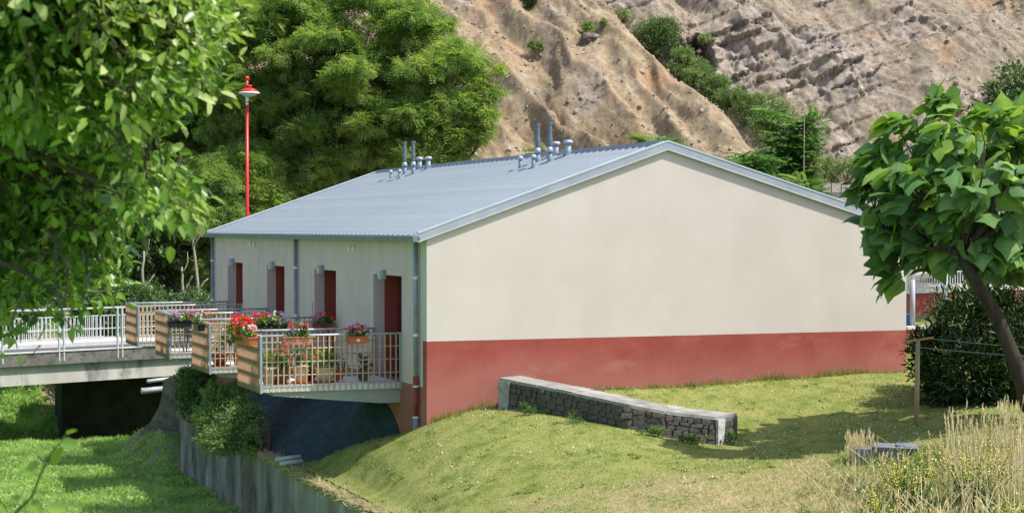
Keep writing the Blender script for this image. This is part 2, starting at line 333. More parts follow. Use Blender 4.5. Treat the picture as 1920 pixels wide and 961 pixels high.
def make_tree(name, label, cat, group, base, fork, clumps, per, T, ls, ws, lm, bark, r0, parts=('trunk', 'limb', 'crown'), nlimb=12, **kw):
    t = thing(name, label, cat, base, group); B = np.array(t.location)
    fork = np.array(fork); mb = MB(); pts = bent(base, fork, 6, .05); mb.tube([p-B for p in pts], [r0*(1-.45*i/6) for i in range(7)], 10); mb.build(parts[0], M[bark], t, True)
    cl = sorted(clumps, key=lambda c: -c[1][0]*c[1][1]); main = cl[:nlimb]; ends = []
    for c, r in main:
        mb = MB(); p = bent(fork, c, 5, .12); mb.tube([q-B for q in p], [r0*.42*(1-.75*i/5) for i in range(6)], 6); ends.append(p); mb.build(parts[1], M[bark], t, True)
    mb = MB()
    for c, r in cl:
        best = min((np.linalg.norm(np.array(c)-p[k]), i, k) for i, p in enumerate(ends) for k in (2, 3, 4)); s = ends[best[1]][best[2]]
        if best[0] > .05: mb.tube([q-B for q in bent(s, c, 3, .1)], [r0*.13, r0*.1, r0*.07, r0*.05], 4)
        for k in range(5):
            e = np.array(c)+rdir(1, .2)[0]*np.array(r)*.8; mb.tube([q-B for q in bent(c, e, 2, .1)], [r0*.06, r0*.045, r0*.02], 3)
    mb.build('branches', M[bark], t)['kind'] = 'stuff'
    clump_leaves(clumps, per, T, ls, ws, M[lm], t, parts[2], **kw); return t
def blob(px, py, d, rx, rz, ry=None):   # a clump whose size is given in image pixels at its own distance
    k = d/FPX; return (tuple(at(px, py, d)), (rx*k, (ry or (rx+rz)/2)*k, rz*k))
def fill(px, py, d, rx, ry_, depth, n, cr, flat=.55, minz=None, seed=1):
    """n clumps at random inside an ellipsoid envelope"""
    r = np.random.default_rng(seed); k = d/FPX; c = at(px, py, d); out = []
    while len(out) < n:
        q = r.uniform(-1, 1, 3)
        if q@q > 1 or q@q < .12: continue
        p = c + rt*q[0]*rx*k + up*q[1]*ry_*k + fw*q[2]*depth; s = cr*r.uniform(.7, 1.35)
        out.append((tuple(p), (s, s, s*flat)))
    return out
#@@PART2
# ================================================================== TERRAIN
LP = np.array([(0, 0, -.68), (1.5, 0, -.42), (4, 0, -.12), (7.2, 0, -.04), (11.2, 0, .04), (16, 0, .12), (22, -5, .15), (-1.7, 3, -1.86), (-1.7, -1, -1.84), (-1.7, -5, -1.86),
               (.4, -3.2, -1.08), (0, -8, -1.5), (1.37, -.5, -.38), (1.89, -1.42, -.4), (2.46, -2.06, -.5), (3.04, -2.78, -.62), (3.7, -3.0, -.76), (4.82, -3.1, -.97), (5.9, -3.44, -.92), (6.2, -2.4, -.80), (8.2, -4.9, -.52), (-1.7, -12, -1.9), (3.6, -14, -1.0), (5, -10, -.72), (7.5, -10, -.40),
               (2.2, -16, -.62), (6, -18, -.1), (-1.7, -25, -1.9), (5, -26, 0), (12, -12, 0), (24, -24, .2), (-1, 10, -2.2), (-1.7, 5, -1.82), (-1, 2.2, -1.42), (-.3, 1, -1.02), (-1, 20, -2.3), (3, 12, -1.2), (12, 10, .2), (8, 24, -.9), (20, 14, .1), (0, 30, -1.2), (2.2, -6.5, -1.05)])
def _tps(r): return np.where(r > 0, r*r*np.log(np.maximum(r, 1e-9)), 0)
_n = len(LP); _K = _tps(np.linalg.norm(LP[:, None, :2]-LP[None, :, :2], axis=2)) + np.eye(_n)*.12
_A = np.zeros((_n+3, _n+3)); _A[:_n, :_n] = _K; _A[:_n, _n] = 1; _A[:_n, _n+1:] = LP[:, :2]; _A[_n, :_n] = 1; _A[_n+1:, :_n] = LP[:, :2].T
_W = np.linalg.solve(_A, np.concatenate([LP[:, 2], [0, 0, 0]]))
def bank_y(x): return .55+np.clip(-np.asarray(x, float), 0, 1.8)/1.75*3.7
def lawn_z(x, y):
    x = np.asarray(x, float); y = np.asarray(y, float); s = np.zeros(x.shape)
    for i in range(_n): s = s + _W[i]*_tps(np.hypot(x-LP[i, 0], y-LP[i, 1]))
    s = s+_W[_n]+_W[_n+1]*x+_W[_n+2]*y
    k = sstep(-x, 1.0, 1.66)*(1-sstep(y, 4.5, 6)); s = s*(1-k)-1.87*k
    return np.clip(s, -2.4, .5) + pn(x*.9, y*.9, 5)*.025 - 3.2*sstep(y, 15, 19)*(1-sstep(x, 0, 4)) - .55*sstep(y-bank_y(x), .25, 1.0)*(1-sstep(x, .0, .3))
def dryness(x, y):
    a, d = ad(x, y); b = 29.7 + .5*np.clip(a-1, -3, 12)*.62 - np.clip(-a, 0, 5)*.9
    return np.clip(sstep(b-d + fbm(x*.7, y*.7, 3, 8)*1.5, -.9, 1.6)*(.75+.4*fbm(x*1.3, y*1.3, 2, 31)), 0, 1)
def axis_grid(lo, hi, f0, f1, fine, coarse):
    a = list(np.arange(f0, f1+1e-6, fine)); v = f0; st = fine
    while v > lo: st = min(st*1.25, coarse); v -= st; a.insert(0, max(v, lo))
    v = a[-1]; st = fine
    while v < hi: st = min(st*1.25, coarse); v += st; a.append(min(v, hi))
    return np.unique(np.array(a))
def sheet(name, X, Y, Zf, m, attrs=None, smooth=True, to=None, disp=None):
    gx, gy = np.meshgrid(X, Y); z = Zf(gx, gy); px, py = (gx, gy) if to is None else to(gx, gy)
    V = np.stack([px, py, z], -1).reshape(-1, 3)
    if disp is not None: V = V + disp(gx, gy, z).ravel()[:, None]*np.array([-fw[0]*.96, -fw[1]*.96, .22])
    nx = len(X); i, j = np.meshgrid(np.arange(nx-1), np.arange(len(Y)-1)); b = (j*nx+i).ravel()
    F = np.stack([b, b+1, b+nx+1, b+nx], 1); at_ = {k: f(gx, gy).ravel() for k, f in (attrs or {}).items()}
    me = np_mesh(name, V, F, at_ or None, smooth)
    return tag(link(name, me, m), kind='structure')
def ground_mat(name, stops, attr, stops2, bump=.6, scale=2.2, bscale=22):
    m = bpy.data.materials.new(name); t, p, o = nodes(m); n = noise_node(t, scale, 8, rough=.65); r = ramp(t, stops); r2 = ramp(t, stops2)
    t.links.new(n.outputs[0], r.inputs[0]); n2 = noise_node(t, scale*3.1, 8, rough=.7); t.links.new(n2.outputs[0], r2.inputs[0])
    a = t.nodes.new('ShaderNodeAttribute'); a.attribute_name = attr; c = mix(t, r.outputs[0], r2.outputs[0], a.outputs['Fac'])
    t.links.new(c, p.inputs['Base Color']); p.inputs['Roughness'].default_value = .95; p.inputs['Specular IOR Level'].default_value = .15
    nb = noise_node(t, bscale, 6, rough=.7); b = t.nodes.new('ShaderNodeBump'); b.inputs['Strength'].default_value = bump; b.inputs['Distance'].default_value = .03
    t.links.new(nb.outputs[0], b.inputs['Height']); t.links.new(b.outputs[0], p.inputs['Normal']); return m
M['lawn'] = ground_mat('lawn_soil_and_turf', [(.3, (.10, .14, .028)), (.48, (.215, .24, .065)), (.62, (.28, .28, .09)), (.75, (.31, .25, .12))], 'dry', [(.3, (.19, .20, .08)), (.5, (.37, .30, .16)), (.7, (.48, .37, .22))])
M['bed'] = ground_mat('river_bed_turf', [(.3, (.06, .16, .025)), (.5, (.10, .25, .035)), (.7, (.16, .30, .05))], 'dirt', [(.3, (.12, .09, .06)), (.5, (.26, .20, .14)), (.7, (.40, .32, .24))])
sheet('lawn', axis_grid(-1.72, 60, -1.72, 12.5, .18, 4), axis_grid(-60, 58, -16, 6.5, .18, 4), lawn_z, M['lawn'], {'dry': dryness})
def bed_z(x, y):
    z = -3.62 + fbm(x*.5, y*.5, 4, 20)*.10 + np.clip(-13-x, 0, 20)*.35
    z = z - .7*sstep(y, 24.5, 25.6)*(1-sstep(y, 29.4, 30.6)) + 0.7*sstep(x, -3.1, -2.0)*sstep(y, 16, 18)*(1-sstep(y, 21, 23))     # dry bank at the foot of the abutment
    z = z + 3.0*sstep(y, 30.5, 37.5) + .4*sstep(y, 26, 31)*fbm(x*.4, y*.4, 3, 23) + np.clip(y-38, 0, 14)*.02
    return z
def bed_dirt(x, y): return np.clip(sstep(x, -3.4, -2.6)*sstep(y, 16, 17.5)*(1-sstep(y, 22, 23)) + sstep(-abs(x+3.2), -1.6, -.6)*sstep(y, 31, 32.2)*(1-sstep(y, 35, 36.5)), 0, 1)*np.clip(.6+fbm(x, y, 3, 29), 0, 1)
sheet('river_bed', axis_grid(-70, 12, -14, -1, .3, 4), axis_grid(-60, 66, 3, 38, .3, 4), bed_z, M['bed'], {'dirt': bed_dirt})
# bank under the balconies
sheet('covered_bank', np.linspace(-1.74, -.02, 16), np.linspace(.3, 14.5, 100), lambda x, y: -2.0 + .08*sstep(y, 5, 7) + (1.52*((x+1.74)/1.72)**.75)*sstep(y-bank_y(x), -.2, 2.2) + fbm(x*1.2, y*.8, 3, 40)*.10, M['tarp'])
# ---------------- hill
EL = lambda py: (428-py)/FPX
_cp = [(1130, 0, 102.3), (1190, 60, 99.5), (1262, 135, 96.1), (1342, 192, 93.8), (1420, 290, 89.8), (1485, 340, 88.3)]
_ca = [(p-960)/FPX*d for p, q, d in _cp]; _cz = [CAM[2]+EL(q)*d for p, q, d in _cp]
def hill_parts(a, d):
    a = np.asarray(a, float); d = np.asarray(d, float)
    zf = 1.0 + (d-82)*.75
    q = (a + zf*.95); wob = fbm(a*.12, d*.12, 3, 50)*1.6
    g = ridged(q*.20+wob*.25, (a-zf)*.035, 3, 51)
    det = fbm(q*.8, (a-zf)*.28, 5, 55)
    zA = zf + (g-.9)*1.15 + det*.15 + fbm(a*.5, d*.5, 2, 57)*.3
    crest = np.interp(a, [-60, -10, 0]+_ca+[20, 26, 60], [70, 42, 25]+_cz+[3.5, 2.5, 2.5])
    crest = crest + pn(a*.8, a*0, 59)*.35
    zA = -np.logaddexp(-zA*1.6, -crest*1.6)/1.6
    zb = 3.0 + (d-96)*.80 + fbm(a*.06, d*.06, 2, 60)*1.5
    u = a*.9+zb*.35
    fan = ridged(u*.24 + fbm(a*.1, d*.1, 3, 61)*.9, zb*.06, 3, 62)
    zB = zb + (fan-.9)*.75 + fbm(a*.35, d*.35, 3, 63)*.34
    # broken rock outcrop with ledges
    r1 = np.exp(-(((a-12.2)/5.2)**2 + ((d-109.3)/3.6)**2)**1.5) + .8*np.exp(-(((a-20)/3.2)**2+((d-108)/2.2)**2)) + .55*np.exp(-(((a-27)/2.6)**2+((d-105)/1.6)**2)) + .5*np.exp(-(((a-24)/4)**2+((d-112)/1.6)**2))
    st = fbm(a*.55+3, d*.75, 4, 66); ledge = np.floor(zb*1.1+st*1.6)/1.1; fr = (zb*1.1+st*1.6)/1.1-ledge
    rk = (sstep(fr, .0, .9)*.9-fr)*1.7 + ridged(a*.55, d*.55, 4, 68)*.55 - 1.2*np.exp(-(((a-11.6)/1.7)**2+((d-107.4)/1.2)**2))
    zB = zB + 0*rk
    valley = -2.4*np.exp(-((a-(_ca[2]+.9*(100-d)/3))/2.5)**2)*0
    base = .6 + (d-60)*.045 + fbm(a*.2, d*.2, 2, 70)*.15
    base = base - sstep(-a, 8, 14)*(1-sstep(d, 78, 82))*1.8
    return zA, zB + valley, base, np.clip(r1, 0, 1)
def hill_z(a, d):
    A_, B_, b, r = hill_parts(a, d); return np.maximum(np.maximum(A_, B_), b)
def hill_disp(a, d, z):
    A_, B_, b, r = hill_parts(a, d); s = z*1.35; onB = (B_ > A_); rockp = sstep(fbm(a*.22, d*.22, 4, 72), .0, .7)
    u = a*.8+s*.6; v = s*.8-a*.45     # tilted strata
    f1 = facets(u*.55, v*1.1, 1); f2 = facets(u*1.5, v*2.6, 2); f3 = facets(u*3.6, v*5.0, 3)
    f0 = facets(u*.28, v*.55, 9); w1 = fbm(u*.35, v*.35, 3, 140); w2 = fbm(u*.16, v*.3, 3, 141); am = .35+1.0*sstep(fbm(u*.4, v*.4, 3, 142), -.5, .6); o = r*(.95*saw(v*.31+.38*w2)+.55*am*(1-saw(v*.83+.35*w2+.30*f0))+.7*saw(u*.19+v*.12+.35*w2)+.34*(1.3-am)*(1-saw(u*.55-v*.33+.3*w1+.3*f0))+.16*am*saw(v*2.3+w1*.8)+.16*f1+.10*f2-1.0) + onB*rockp*(.30*(1-saw(v*.8+.2*w1))+.28*saw(u*.6-v*.2+.2*w1)-.3) + onB*(rockp*(.06*f2+.06*f3)+.05*f3) + (~onB)*(rockp*(.12*f1+.10*f2+.08*f3)+.04*f3)
    o = o + fbm(a*.9, s*.9, 6, 80)*.055 + fbm(a*4, s*4, 3, 81)*.03
    hol = hill_hollow(a, z); o = o - hol*3.4*onB*(.75+.5*facets(a*1.5, z*1.5, 14))
    return o*(np.maximum(A_, B_) > b)
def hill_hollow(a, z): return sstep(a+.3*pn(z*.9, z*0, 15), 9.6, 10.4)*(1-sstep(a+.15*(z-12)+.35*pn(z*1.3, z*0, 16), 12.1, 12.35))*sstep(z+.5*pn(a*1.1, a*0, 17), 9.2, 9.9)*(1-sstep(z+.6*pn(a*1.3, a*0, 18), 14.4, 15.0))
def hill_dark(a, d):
    A_, B_, b, r = hill_parts(a, d); return hill_hollow(a, B_)*(B_ > A_)  # mask that paints the hollow's shade, with its darker rock, into the colour
def hill_rock(a, d):
    A_, B_, b, r = hill_parts(a, d); onB = B_ > A_; p = sstep(fbm(a*.22, d*.22, 4, 72), .18, .75)
    return np.clip(np.where(onB, r*.85+p*.75, p*.6), 0, 1)
def hill_warm(a, d):
    A_, B_, b, r = hill_parts(a, d); return np.where(B_ > A_, .25, .8)*np.ones_like(a)
def hill_grass(a, d):
    A_, B_, b, r = hill_parts(a, d); return np.clip(sstep(-fbm(a*.3, d*.3, 4, 74), .1, .8)*.45 + sstep(-(np.maximum(A_, B_)-b), -.5, .3), 0, 1)
def hill_material():
    m = bpy.data.materials.new('quarry_hillside'); t, p, o = nodes(m)
    n1 = noise_node(t, .55, 10, rough=.68); n2 = noise_node(t, 1.6, 10, (1, 1, .8), .75); n3 = noise_node(t, 7, 8, rough=.8); n4 = noise_node(t, .28, 6, rough=.6)
    warm = ramp(t, [(.28, (0.204, 0.144, 0.084)), (.45, (0.323, 0.235, 0.145)), (.6, (0.421, 0.325, 0.205)), (.78, (0.543, 0.445, 0.299))]); t.links.new(n1.outputs[0], warm.inputs[0])
    cool = ramp(t, [(.28, (0.160, 0.131, 0.100)), (.45, (0.253, 0.212, 0.164)), (.6, (0.340, 0.295, 0.227)), (.78, (0.473, 0.425, 0.337))]); t.links.new(n2.outputs[0], cool.inputs[0])
    rock = ramp(t, [(.25, (0.125, 0.106, 0.094)), (.45, (0.291, 0.252, 0.218)), (.62, (0.480, 0.410, 0.352)), (.8, (0.716, 0.681, 0.546))]); t.links.new(n2.outputs[0], rock.inputs[0])
    def A(nm): a = t.nodes.new('ShaderNodeAttribute'); a.attribute_name = nm; return a.outputs['Fac']
    c = mix(t, cool.outputs[0], warm.outputs[0], A('warm'))
    rr = ramp(t, [(.56, (0, 0, 0)), (.68, (1, 1, 1))]); t.links.new(n4.outputs[0], rr.inputs[0]); f = t.nodes.new('ShaderNodeMath'); f.operation = 'MULTIPLY'; f.inputs[1].default_value = .45
    t.links.new(rr.outputs[0], f.inputs[0]); c = mix(t, c, (.44, .23, .11), f.outputs[0])
    mr = t.nodes.new('ShaderNodeMath'); mr.operation = 'MULTIPLY_ADD'; t.links.new(n2.outputs[0], mr.inputs[0]); mr.inputs[1].default_value = 1.6; mr.inputs[2].default_value = -.86
    ad_ = t.nodes.new('ShaderNodeMath'); ad_.operation = 'ADD'; ad_.use_clamp = True; t.links.new(A('rock'), ad_.inputs[0]); t.links.new(mr.outputs[0], ad_.inputs[1])
    c = mix(t, c, rock.outputs[0], ad_.outputs[0])
    gm = t.nodes.new('ShaderNodeMath'); gm.operation = 'MULTIPLY'; gm.use_clamp = True; t.links.new(A('grass'), gm.inputs[0]); gr = ramp(t, [(.42, (0, 0, 0)), (.6, (1, 1, 1))]); t.links.new(n3.outputs[0], gr.inputs[0]); t.links.new(gr.outputs[0], gm.inputs[1])
    c = mix(t, c, (.20, .19, .085), gm.outputs[0])
    sp = ramp(t, [(.62, (1, 1, 1)), (.72, (.45, .42, .40))]); t.links.new(n3.outputs[0], sp.inputs[0]); c = mix(t, c, sp.outputs[0], .7, 'MULTIPLY')
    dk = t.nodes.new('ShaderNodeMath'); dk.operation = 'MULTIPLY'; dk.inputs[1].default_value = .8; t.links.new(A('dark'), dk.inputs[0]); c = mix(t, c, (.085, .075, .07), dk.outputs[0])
    vo = t.nodes.new('ShaderNodeTexVoronoi'); vo.inputs['Scale'].default_value = 5.5; tc = t.nodes.new('ShaderNodeTexCoord'); wp = t.nodes.new('ShaderNodeVectorMath'); wp.operation = 'ADD'; t.links.new(tc.outputs['Object'], wp.inputs[0]); t.links.new(n3.outputs['Color'], wp.inputs[1]); t.links.new(wp.outputs[0], vo.inputs['Vector'])
    vr = ramp(t, [(0, (.66, .64, .64)), (.5, (1, 1, 1)), (1, (1.25, 1.22, 1.2))]); sx = t.nodes.new('ShaderNodeSeparateColor'); t.links.new(vo.outputs['Color'], sx.inputs[0]); t.links.new(sx.outputs[0], vr.inputs[0]); c = mix(t, c, vr.outputs[0], .75, 'MULTIPLY')
    t.links.new(c, p.inputs['Base Color']); p.inputs['Roughness'].default_value = .97; p.inputs['Specular IOR Level'].default_value = .1
    b = t.nodes.new('ShaderNodeBump'); b.inputs['Strength'].default_value = .9; b.inputs['Distance'].default_value = .07; t.links.new(n2.outputs[0], b.inputs['Height'])
    b2 = t.nodes.new('ShaderNodeBump'); b2.inputs['Strength'].default_value = .9; b2.inputs['Distance'].default_value = .09; t.links.new(n3.outputs[0], b2.inputs['Height']); t.links.new(b.outputs[0], b2.inputs['Normal'])
    t.links.new(b2.outputs[0], p.inputs['Normal']); return m
M['hill'] = hill_material()
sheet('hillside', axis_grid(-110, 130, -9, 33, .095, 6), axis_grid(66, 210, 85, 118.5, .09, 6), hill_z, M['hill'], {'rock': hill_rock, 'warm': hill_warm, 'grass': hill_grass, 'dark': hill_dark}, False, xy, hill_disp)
def hit(px, py, d0=70, d1=135):
    ds = np.arange(d0, d1, .15); P = CAM + ray(px, py)*ds[:, None]; a, d = ad(P[:, 0], P[:, 1]); z = hill_z(a, d); k = np.argmax(P[:, 2] < z); return P[k], ds[k]
# loose rocks lying on the slope
M['scree'] = mat('scree_stone', (.20, .165, .13), (.42, .35, .28), .9, .95)
def rocks(n):
    a = rng.uniform(-8, 33, n); d = rng.uniform(86, 118, n); z = hill_z(a, d); x, y = xy(a, d); s = .03+.04*rng.random(n)+.15*rng.random(n)**9
    base = np.array([(1, 0, 0), (-1, 0, 0), (0, 1, 0), (0, -1, 0), (0, 0, 1), (0, 0, -1)], float); bf = np.array([(0, 2, 4), (2, 1, 4), (1, 3, 4), (3, 0, 4), (2, 0, 5), (1, 2, 5), (3, 1, 5), (0, 3, 5)])
    V = base[None]*s[:, None, None]*rng.uniform(.6, 1.3, (n, 6, 1)) + rng.normal(size=(n, 6, 3))*s[:, None, None]*.25 + np.stack([x, y, z], 1)[:, None]
    F = bf[None]+(np.arange(n)*6)[:, None, None]; return tag(link('scree', np_mesh('scree', V.reshape(-1, 3), F.reshape(-1, 3)), M['scree']), 'small loose stones scattered over the quarried hillside', None, None, 'stuff')
rocks(7000)
p, dd = hit(1107, 78)
mb = MB(); mb.lathe([(.12, -.45), (.55, -.3), (.66, .05), (.5, .35), (.15, .5)], (0, 0, 0), 9); bo = mb.build('boulder', M['boulder']); jitter(bo, .12); bo.location = tuple(p+np.array([0, 0, .12])); bo.scale = (.85, .75, .75)
tag(bo, 'lone dark boulder perched on the tan slope above the roof flues', 'boulder')
def fade_base(m):      # paint washed out and dirty along its foot
    t = m.node_tree; p = t.nodes['Principled BSDF']; src = p.inputs['Base Color'].links[0].from_socket; tc = t.nodes.new('ShaderNodeTexCoord'); sp = t.nodes.new('ShaderNodeSeparateXYZ'); t.links.new(tc.outputs['Object'], sp.inputs[0])
    n = noise_node(t, .9, 6, rough=.65); n2 = noise_node(t, 9, 4, (1, 1, .2)); ma = t.nodes.new('ShaderNodeMath'); ma.operation = 'MULTIPLY_ADD'; t.links.new(n.outputs[0], ma.inputs[0]); ma.inputs[1].default_value = -1.0; t.links.new(sp.outputs[2], ma.inputs[2])
    mb_ = t.nodes.new('ShaderNodeMath'); mb_.operation = 'MULTIPLY_ADD'; t.links.new(n2.outputs[0], mb_.inputs[0]); mb_.inputs[1].default_value = -.25; t.links.new(ma.outputs[0], mb_.inputs[2])
    mr = t.nodes.new('ShaderNodeMapRange'); mr.inputs['From Min'].default_value = .12; mr.inputs['From Max'].default_value = -.62; mr.inputs['To Max'].default_value = .36; t.links.new(mb_.outputs[0], mr.inputs['Value'])
    t.links.new(mix(t, src, (.46, .24, .19), mr.outputs[0]), p.inputs['Base Color'])
fade_base(M['redband'])
# ================================================================== BUILDING
W, L, ZE, ZR, XR = 11.14, 20.82, 2.963, 4.86, 5.27
B = thing('house', 'long low cream rendered building with a red base and grey ribbed metal roof', 'building', (0, 0, 0))
sl_, sr_ = (ZR-ZE)/XR, (ZR-ZE)/(W-XR)
# gable wall
mb = MB(); zb = .946
mb.prism([(0, 0, zb), (W, 0, zb), (W, 0, ZE+.14), (XR, 0, ZR), (0, 0, ZE)], (0, .25, 0)); mb.build('gable_wall', M['render'], B)
mb = MB(); mb.bb(0, W, 0, .25, -2.3, zb); mb.build('red_base', M['redband'], B)
# facade with door openings
YD = [(1.65, 3.70), (6.76, 8.75), (11.79, 13.79), (16.79, 18.82)]; DH = 2.2
mb = MB(); ys = [.25]+[v for q in YD for v in q]+[L]
for i in range(0, len(ys), 2): mb.bb(0, .25, ys[i], ys[i+1], .02, ZE)
for y0, y1 in YD: mb.bb(0, .25, y0, y1, DH, ZE)
mb.build('facade_wall', M['facade'], B)
mb = MB(); mb.bb(0, .25, .25, L, -2.3, .02); mb.build('red_base', M['redband'], B)
mb = MB(); mb.bb(W-.25, W, .25, L, -2.3, ZE+.13); mb.bb(.25, W-.25, L-.25, L, -2.3, ZE); mb.build('rear_wall', M['render'], B)
for y0, y1 in YD:       # deep recess: cream reveal, red inner pier, dark door
    mb = MB(); mb.bb(.25, .62, y1-.001, y1+.2, 0, DH+.05); mb.bb(.25, .62, y0-.2, y0+.001, 0, DH+.05); mb.bb(.25, .62, y0, y1, DH, DH+.2); mb.build('red_reveal', M['redband'], B)
    mb = MB(); mb.bb(.55, .60, y0, y1, 0, DH); d = mb.build('door', M['reddoor'], B)
    mb = MB(); mb.bb(.53, .549, y0+.12, y0+.95, .1, .95); mb.bb(.53, .549, y0+.12, y0+.95, 1.1, 2.08); mb.bb(.53, .549, y1-.95, y1-.12, .1, .95); mb.bb(.53, .549, y1-.95, y1-.12, 1.1, 2.08); mb.build('door_panel', M['reddoor'], d)
    mb = MB(); mb.tube([(.50, (y0+y1)/2+.06, 1.0), (.50, (y0+y1)/2+.06, 1.18)], .014, 6); mb.build('handle', M['zincmid'], d)
    ym = (y0+y1)/2+.18
    mb = MB(); R = Euler((0, math.radians(-14), 0)).to_matrix(); mb.box((-.09, ym, 2.205), (.13, .21, .20), R, .82); o = mb.build('wall_lamp', M['glassg'], B); bv = o.modifiers.new('b', 'BEVEL'); bv.width = .03; bv.segments = 3
    mb = MB(); mb.bb(-.035, -.003, ym-.11, ym+.11, 2.11, 2.30); mb.build('lamp_base', M['zincmid'], o)
mb = MB(); mb.bb(.04, .24, 2.08, 2.12, .001, .003)
for px, py in ((657.5, 466), (665, 466.5), (471.5, 457.5), (478.5, 457.8)):
    q = atx(px, py, 0); o = MB().lathe([(.045, -.075), (.055, -.03), (.055, .03), (.045, .075)], (0, 0, 0), 10).build('wall_vent', M['lampwhite'], B, True); o.location = (-.02, q[1], q[2])
mb = MB(); q = aty(728, 680, 0); q = atx(726, 681, .3); mb.bb(.52, .548, 2.45, 2.53, .42, .58); mb.build('switch_box', M['paper'], B)
# roof: one panel per rib
PW = .3485; y0 = -.045; npan = 60; x0 = -.17; z0 = ZE+.075; xr_, zr_ = XR, ZR+.10; ZRE = ZE+.075
def panel_mesh(xa, za, xb, zb_, nm):
    mb = MB(); dx, dz = xb-xa, zb_-za; ln = math.hypot(dx, dz); nx, nz = -dz/ln, dx/ln
    if nz < 0: nx, nz = -nx, -nz
    prof = [(0, 0), (0, .0), (.012, .027), (.045, .027), (.060, .0), (PW, 0)]
    lo, hi = [], []
    for y, h in prof: lo.append((xa+nx*h, y, za+nz*h)); hi.append((xb+nx*h, y, zb_+nz*h))
    for i in range(len(prof)-1): mb.quad(lo[i], lo[i+1], hi[i+1], hi[i])
    for i in range(len(prof)-1):
        a, b = lo[i], lo[i+1]; mb.quad(a, (a[0]-nx*.02, a[1], a[2]-nz*.02), (b[0]-nx*.02, b[1], b[2]-nz*.02), b)
    mb.quad(*[(lo[0][0]-nx*.02, 0, lo[0][2]-nz*.02), (hi[0][0]-nx*.02, 0, hi[0][2]-nz*.02), (hi[0][0]-nx*.02, PW, hi[0][2]-nz*.02), (lo[0][0]-nx*.02, PW, lo[0][2]-nz*.02)])
    me = mb.mesh(nm, M['zinc']); me.materials.append(M['seam'])
    me.polygons[1].material_index = 1
    return me
ml = panel_mesh(x0, z0+.02, xr_-.02, zr_, 'roof_panel'); mr = panel_mesh(W+.70, ZRE, xr_+.02, zr_, 'roof_panel')
for i in range(npan):
    for me in (ml, mr):
        o = bpy.data.objects.new('roof_panel', me); C.objects.link(o); o.parent = B; o.location = (0, y0+i*PW, 0)
yE = y0+npan*PW
# ceiling slab under the panels
mb = MB(); mb.prism([(-.15, -.01, ZE-.05), (XR, -.01, ZR-.01), (XR, -.01, ZR+.06), (-.15, -.01, ZE+.03)], (0, yE, 0)); mb.prism([(XR, -.01, ZR-.01), (W+.66, -.01, ZE-.04), (W+.66, -.01, ZE+.03), (XR, -.01, ZR+.06)], (0, yE, 0)); mb.build('eaves_board', M['zincmid'], B)
def rake(xa, za, xb, zb_, yy, sgn, name, m, h=.20, t=.03, drop=0, parent=B):
    mb = MB(); mb.prism([(xa, yy, za-h-drop), (xb, yy, zb_-h-drop), (xb, yy, zb_-drop), (xa, yy, za-drop)], (0, t*sgn, 0)); return mb.build(name, m, parent)
xl, zl = -.20, ZE+.115; xrr, zrr = W+.70, ZRE+.035; za_ = ZR+.10+.03
for yy, sg in ((-.045, -1), (yE+.01, 1)):
    rake(xl, zl, XR, za_, yy, sg, 'rake_fascia', M['zincmid'], .15); rake(XR, za_, xrr, zrr, yy, sg, 'rake_fascia', M['zincmid'], .15)
    for (a, za2, b, zb2) in ((xl, zl, XR, za_), (XR, za_, xrr, zrr)):
        mb = MB(); mb.prism([(a, yy-.04, za2+.002), (b, yy-.04, zb2+.002), (b, yy-.04, zb2+.036), (a, yy-.04, za2+.036)], (0, .17 if sg < 0 else .10, 0)); mb.build('rake_cap', M['zinc'], B)
        mb = MB(); mb.prism([(a, yy-.036, za2-.168), (b, yy-.036, zb2-.168), (b, yy-.036, zb2-.149), (a, yy-.036, za2-.149)], (0, .05, 0)); mb.build('drip_edge', M['whitepaint'], B)
mb = MB(); mb.prism([(XR-.17, y0-.02, zr_-.025), (XR, y0-.02, zr_+.08), (XR+.17, y0-.02, zr_-.025), (XR+.15, y0-.02, zr_-.05), (XR-.19, y0-.02, zr_-.07)], (0, yE-y0+.04, 0)); mb.build('ridge_cap', M['ridge'], B)
for xg, zg, sg in ((x0, z0, -1), (W+.70, ZRE, 1)):
    mb = MB(); mb.bb(min(xg, xg+.13*sg), max(xg, xg+.13*sg), y0-.03, yE+.03, zg-.115, zg-.018); mb.build('gutter', M['zincdark'], B)
    mb = MB(); mb.bb(min(xg+.01*sg, xg+.15*sg), max(xg+.01*sg, xg+.15*sg), y0-.035, yE+.035, zg-.016, zg+.004); mb.build('gutter_lip', M['zincmid'], B)
def downpipe(x, y, ztop, split=True):
    mb = MB(); mb.tube([(x, y, ztop), (x, y, .22 if split else -1.5)], .048, 12); o = mb.build('downpipe', M['pipe'], B, True)
    for z in ([2.2, 1.05] if split else [2.2, 1.0]): MB().lathe([(.058, z-.03), (.058, z+.03)], (x, y, 0), 12).build('pipe_bracket', M['galv'], o)
    if split:
        MB().lathe([(.060, .05), (.060, .22)], (x, y, 0), 12).build('pipe_collar', M['pipered'], B)
        MB().tube([(x, y, .05), (x, y, -.62)], .05, 12).build('downpipe', M['pipered'], B, True)
        MB().tube([(x, y, -.62), (x, y, -1.6)], .06, 12).build('pipe_foot', M['pipe'], B, True)
        for z in (.02, -.60): MB().lathe([(.066, z-.02), (.066, z+.02)], (x, y, 0), 12).build('pipe_bracket', M['galv'], B)
downpipe(-.075, .47, 2.94); yq = atx(554.5, 500, -.07)[1]; downpipe(-.075, yq, 2.94, False); downpipe(-.075, L-.12, 2.94, False); downpipe(W+.12, .35, 2.7, False)
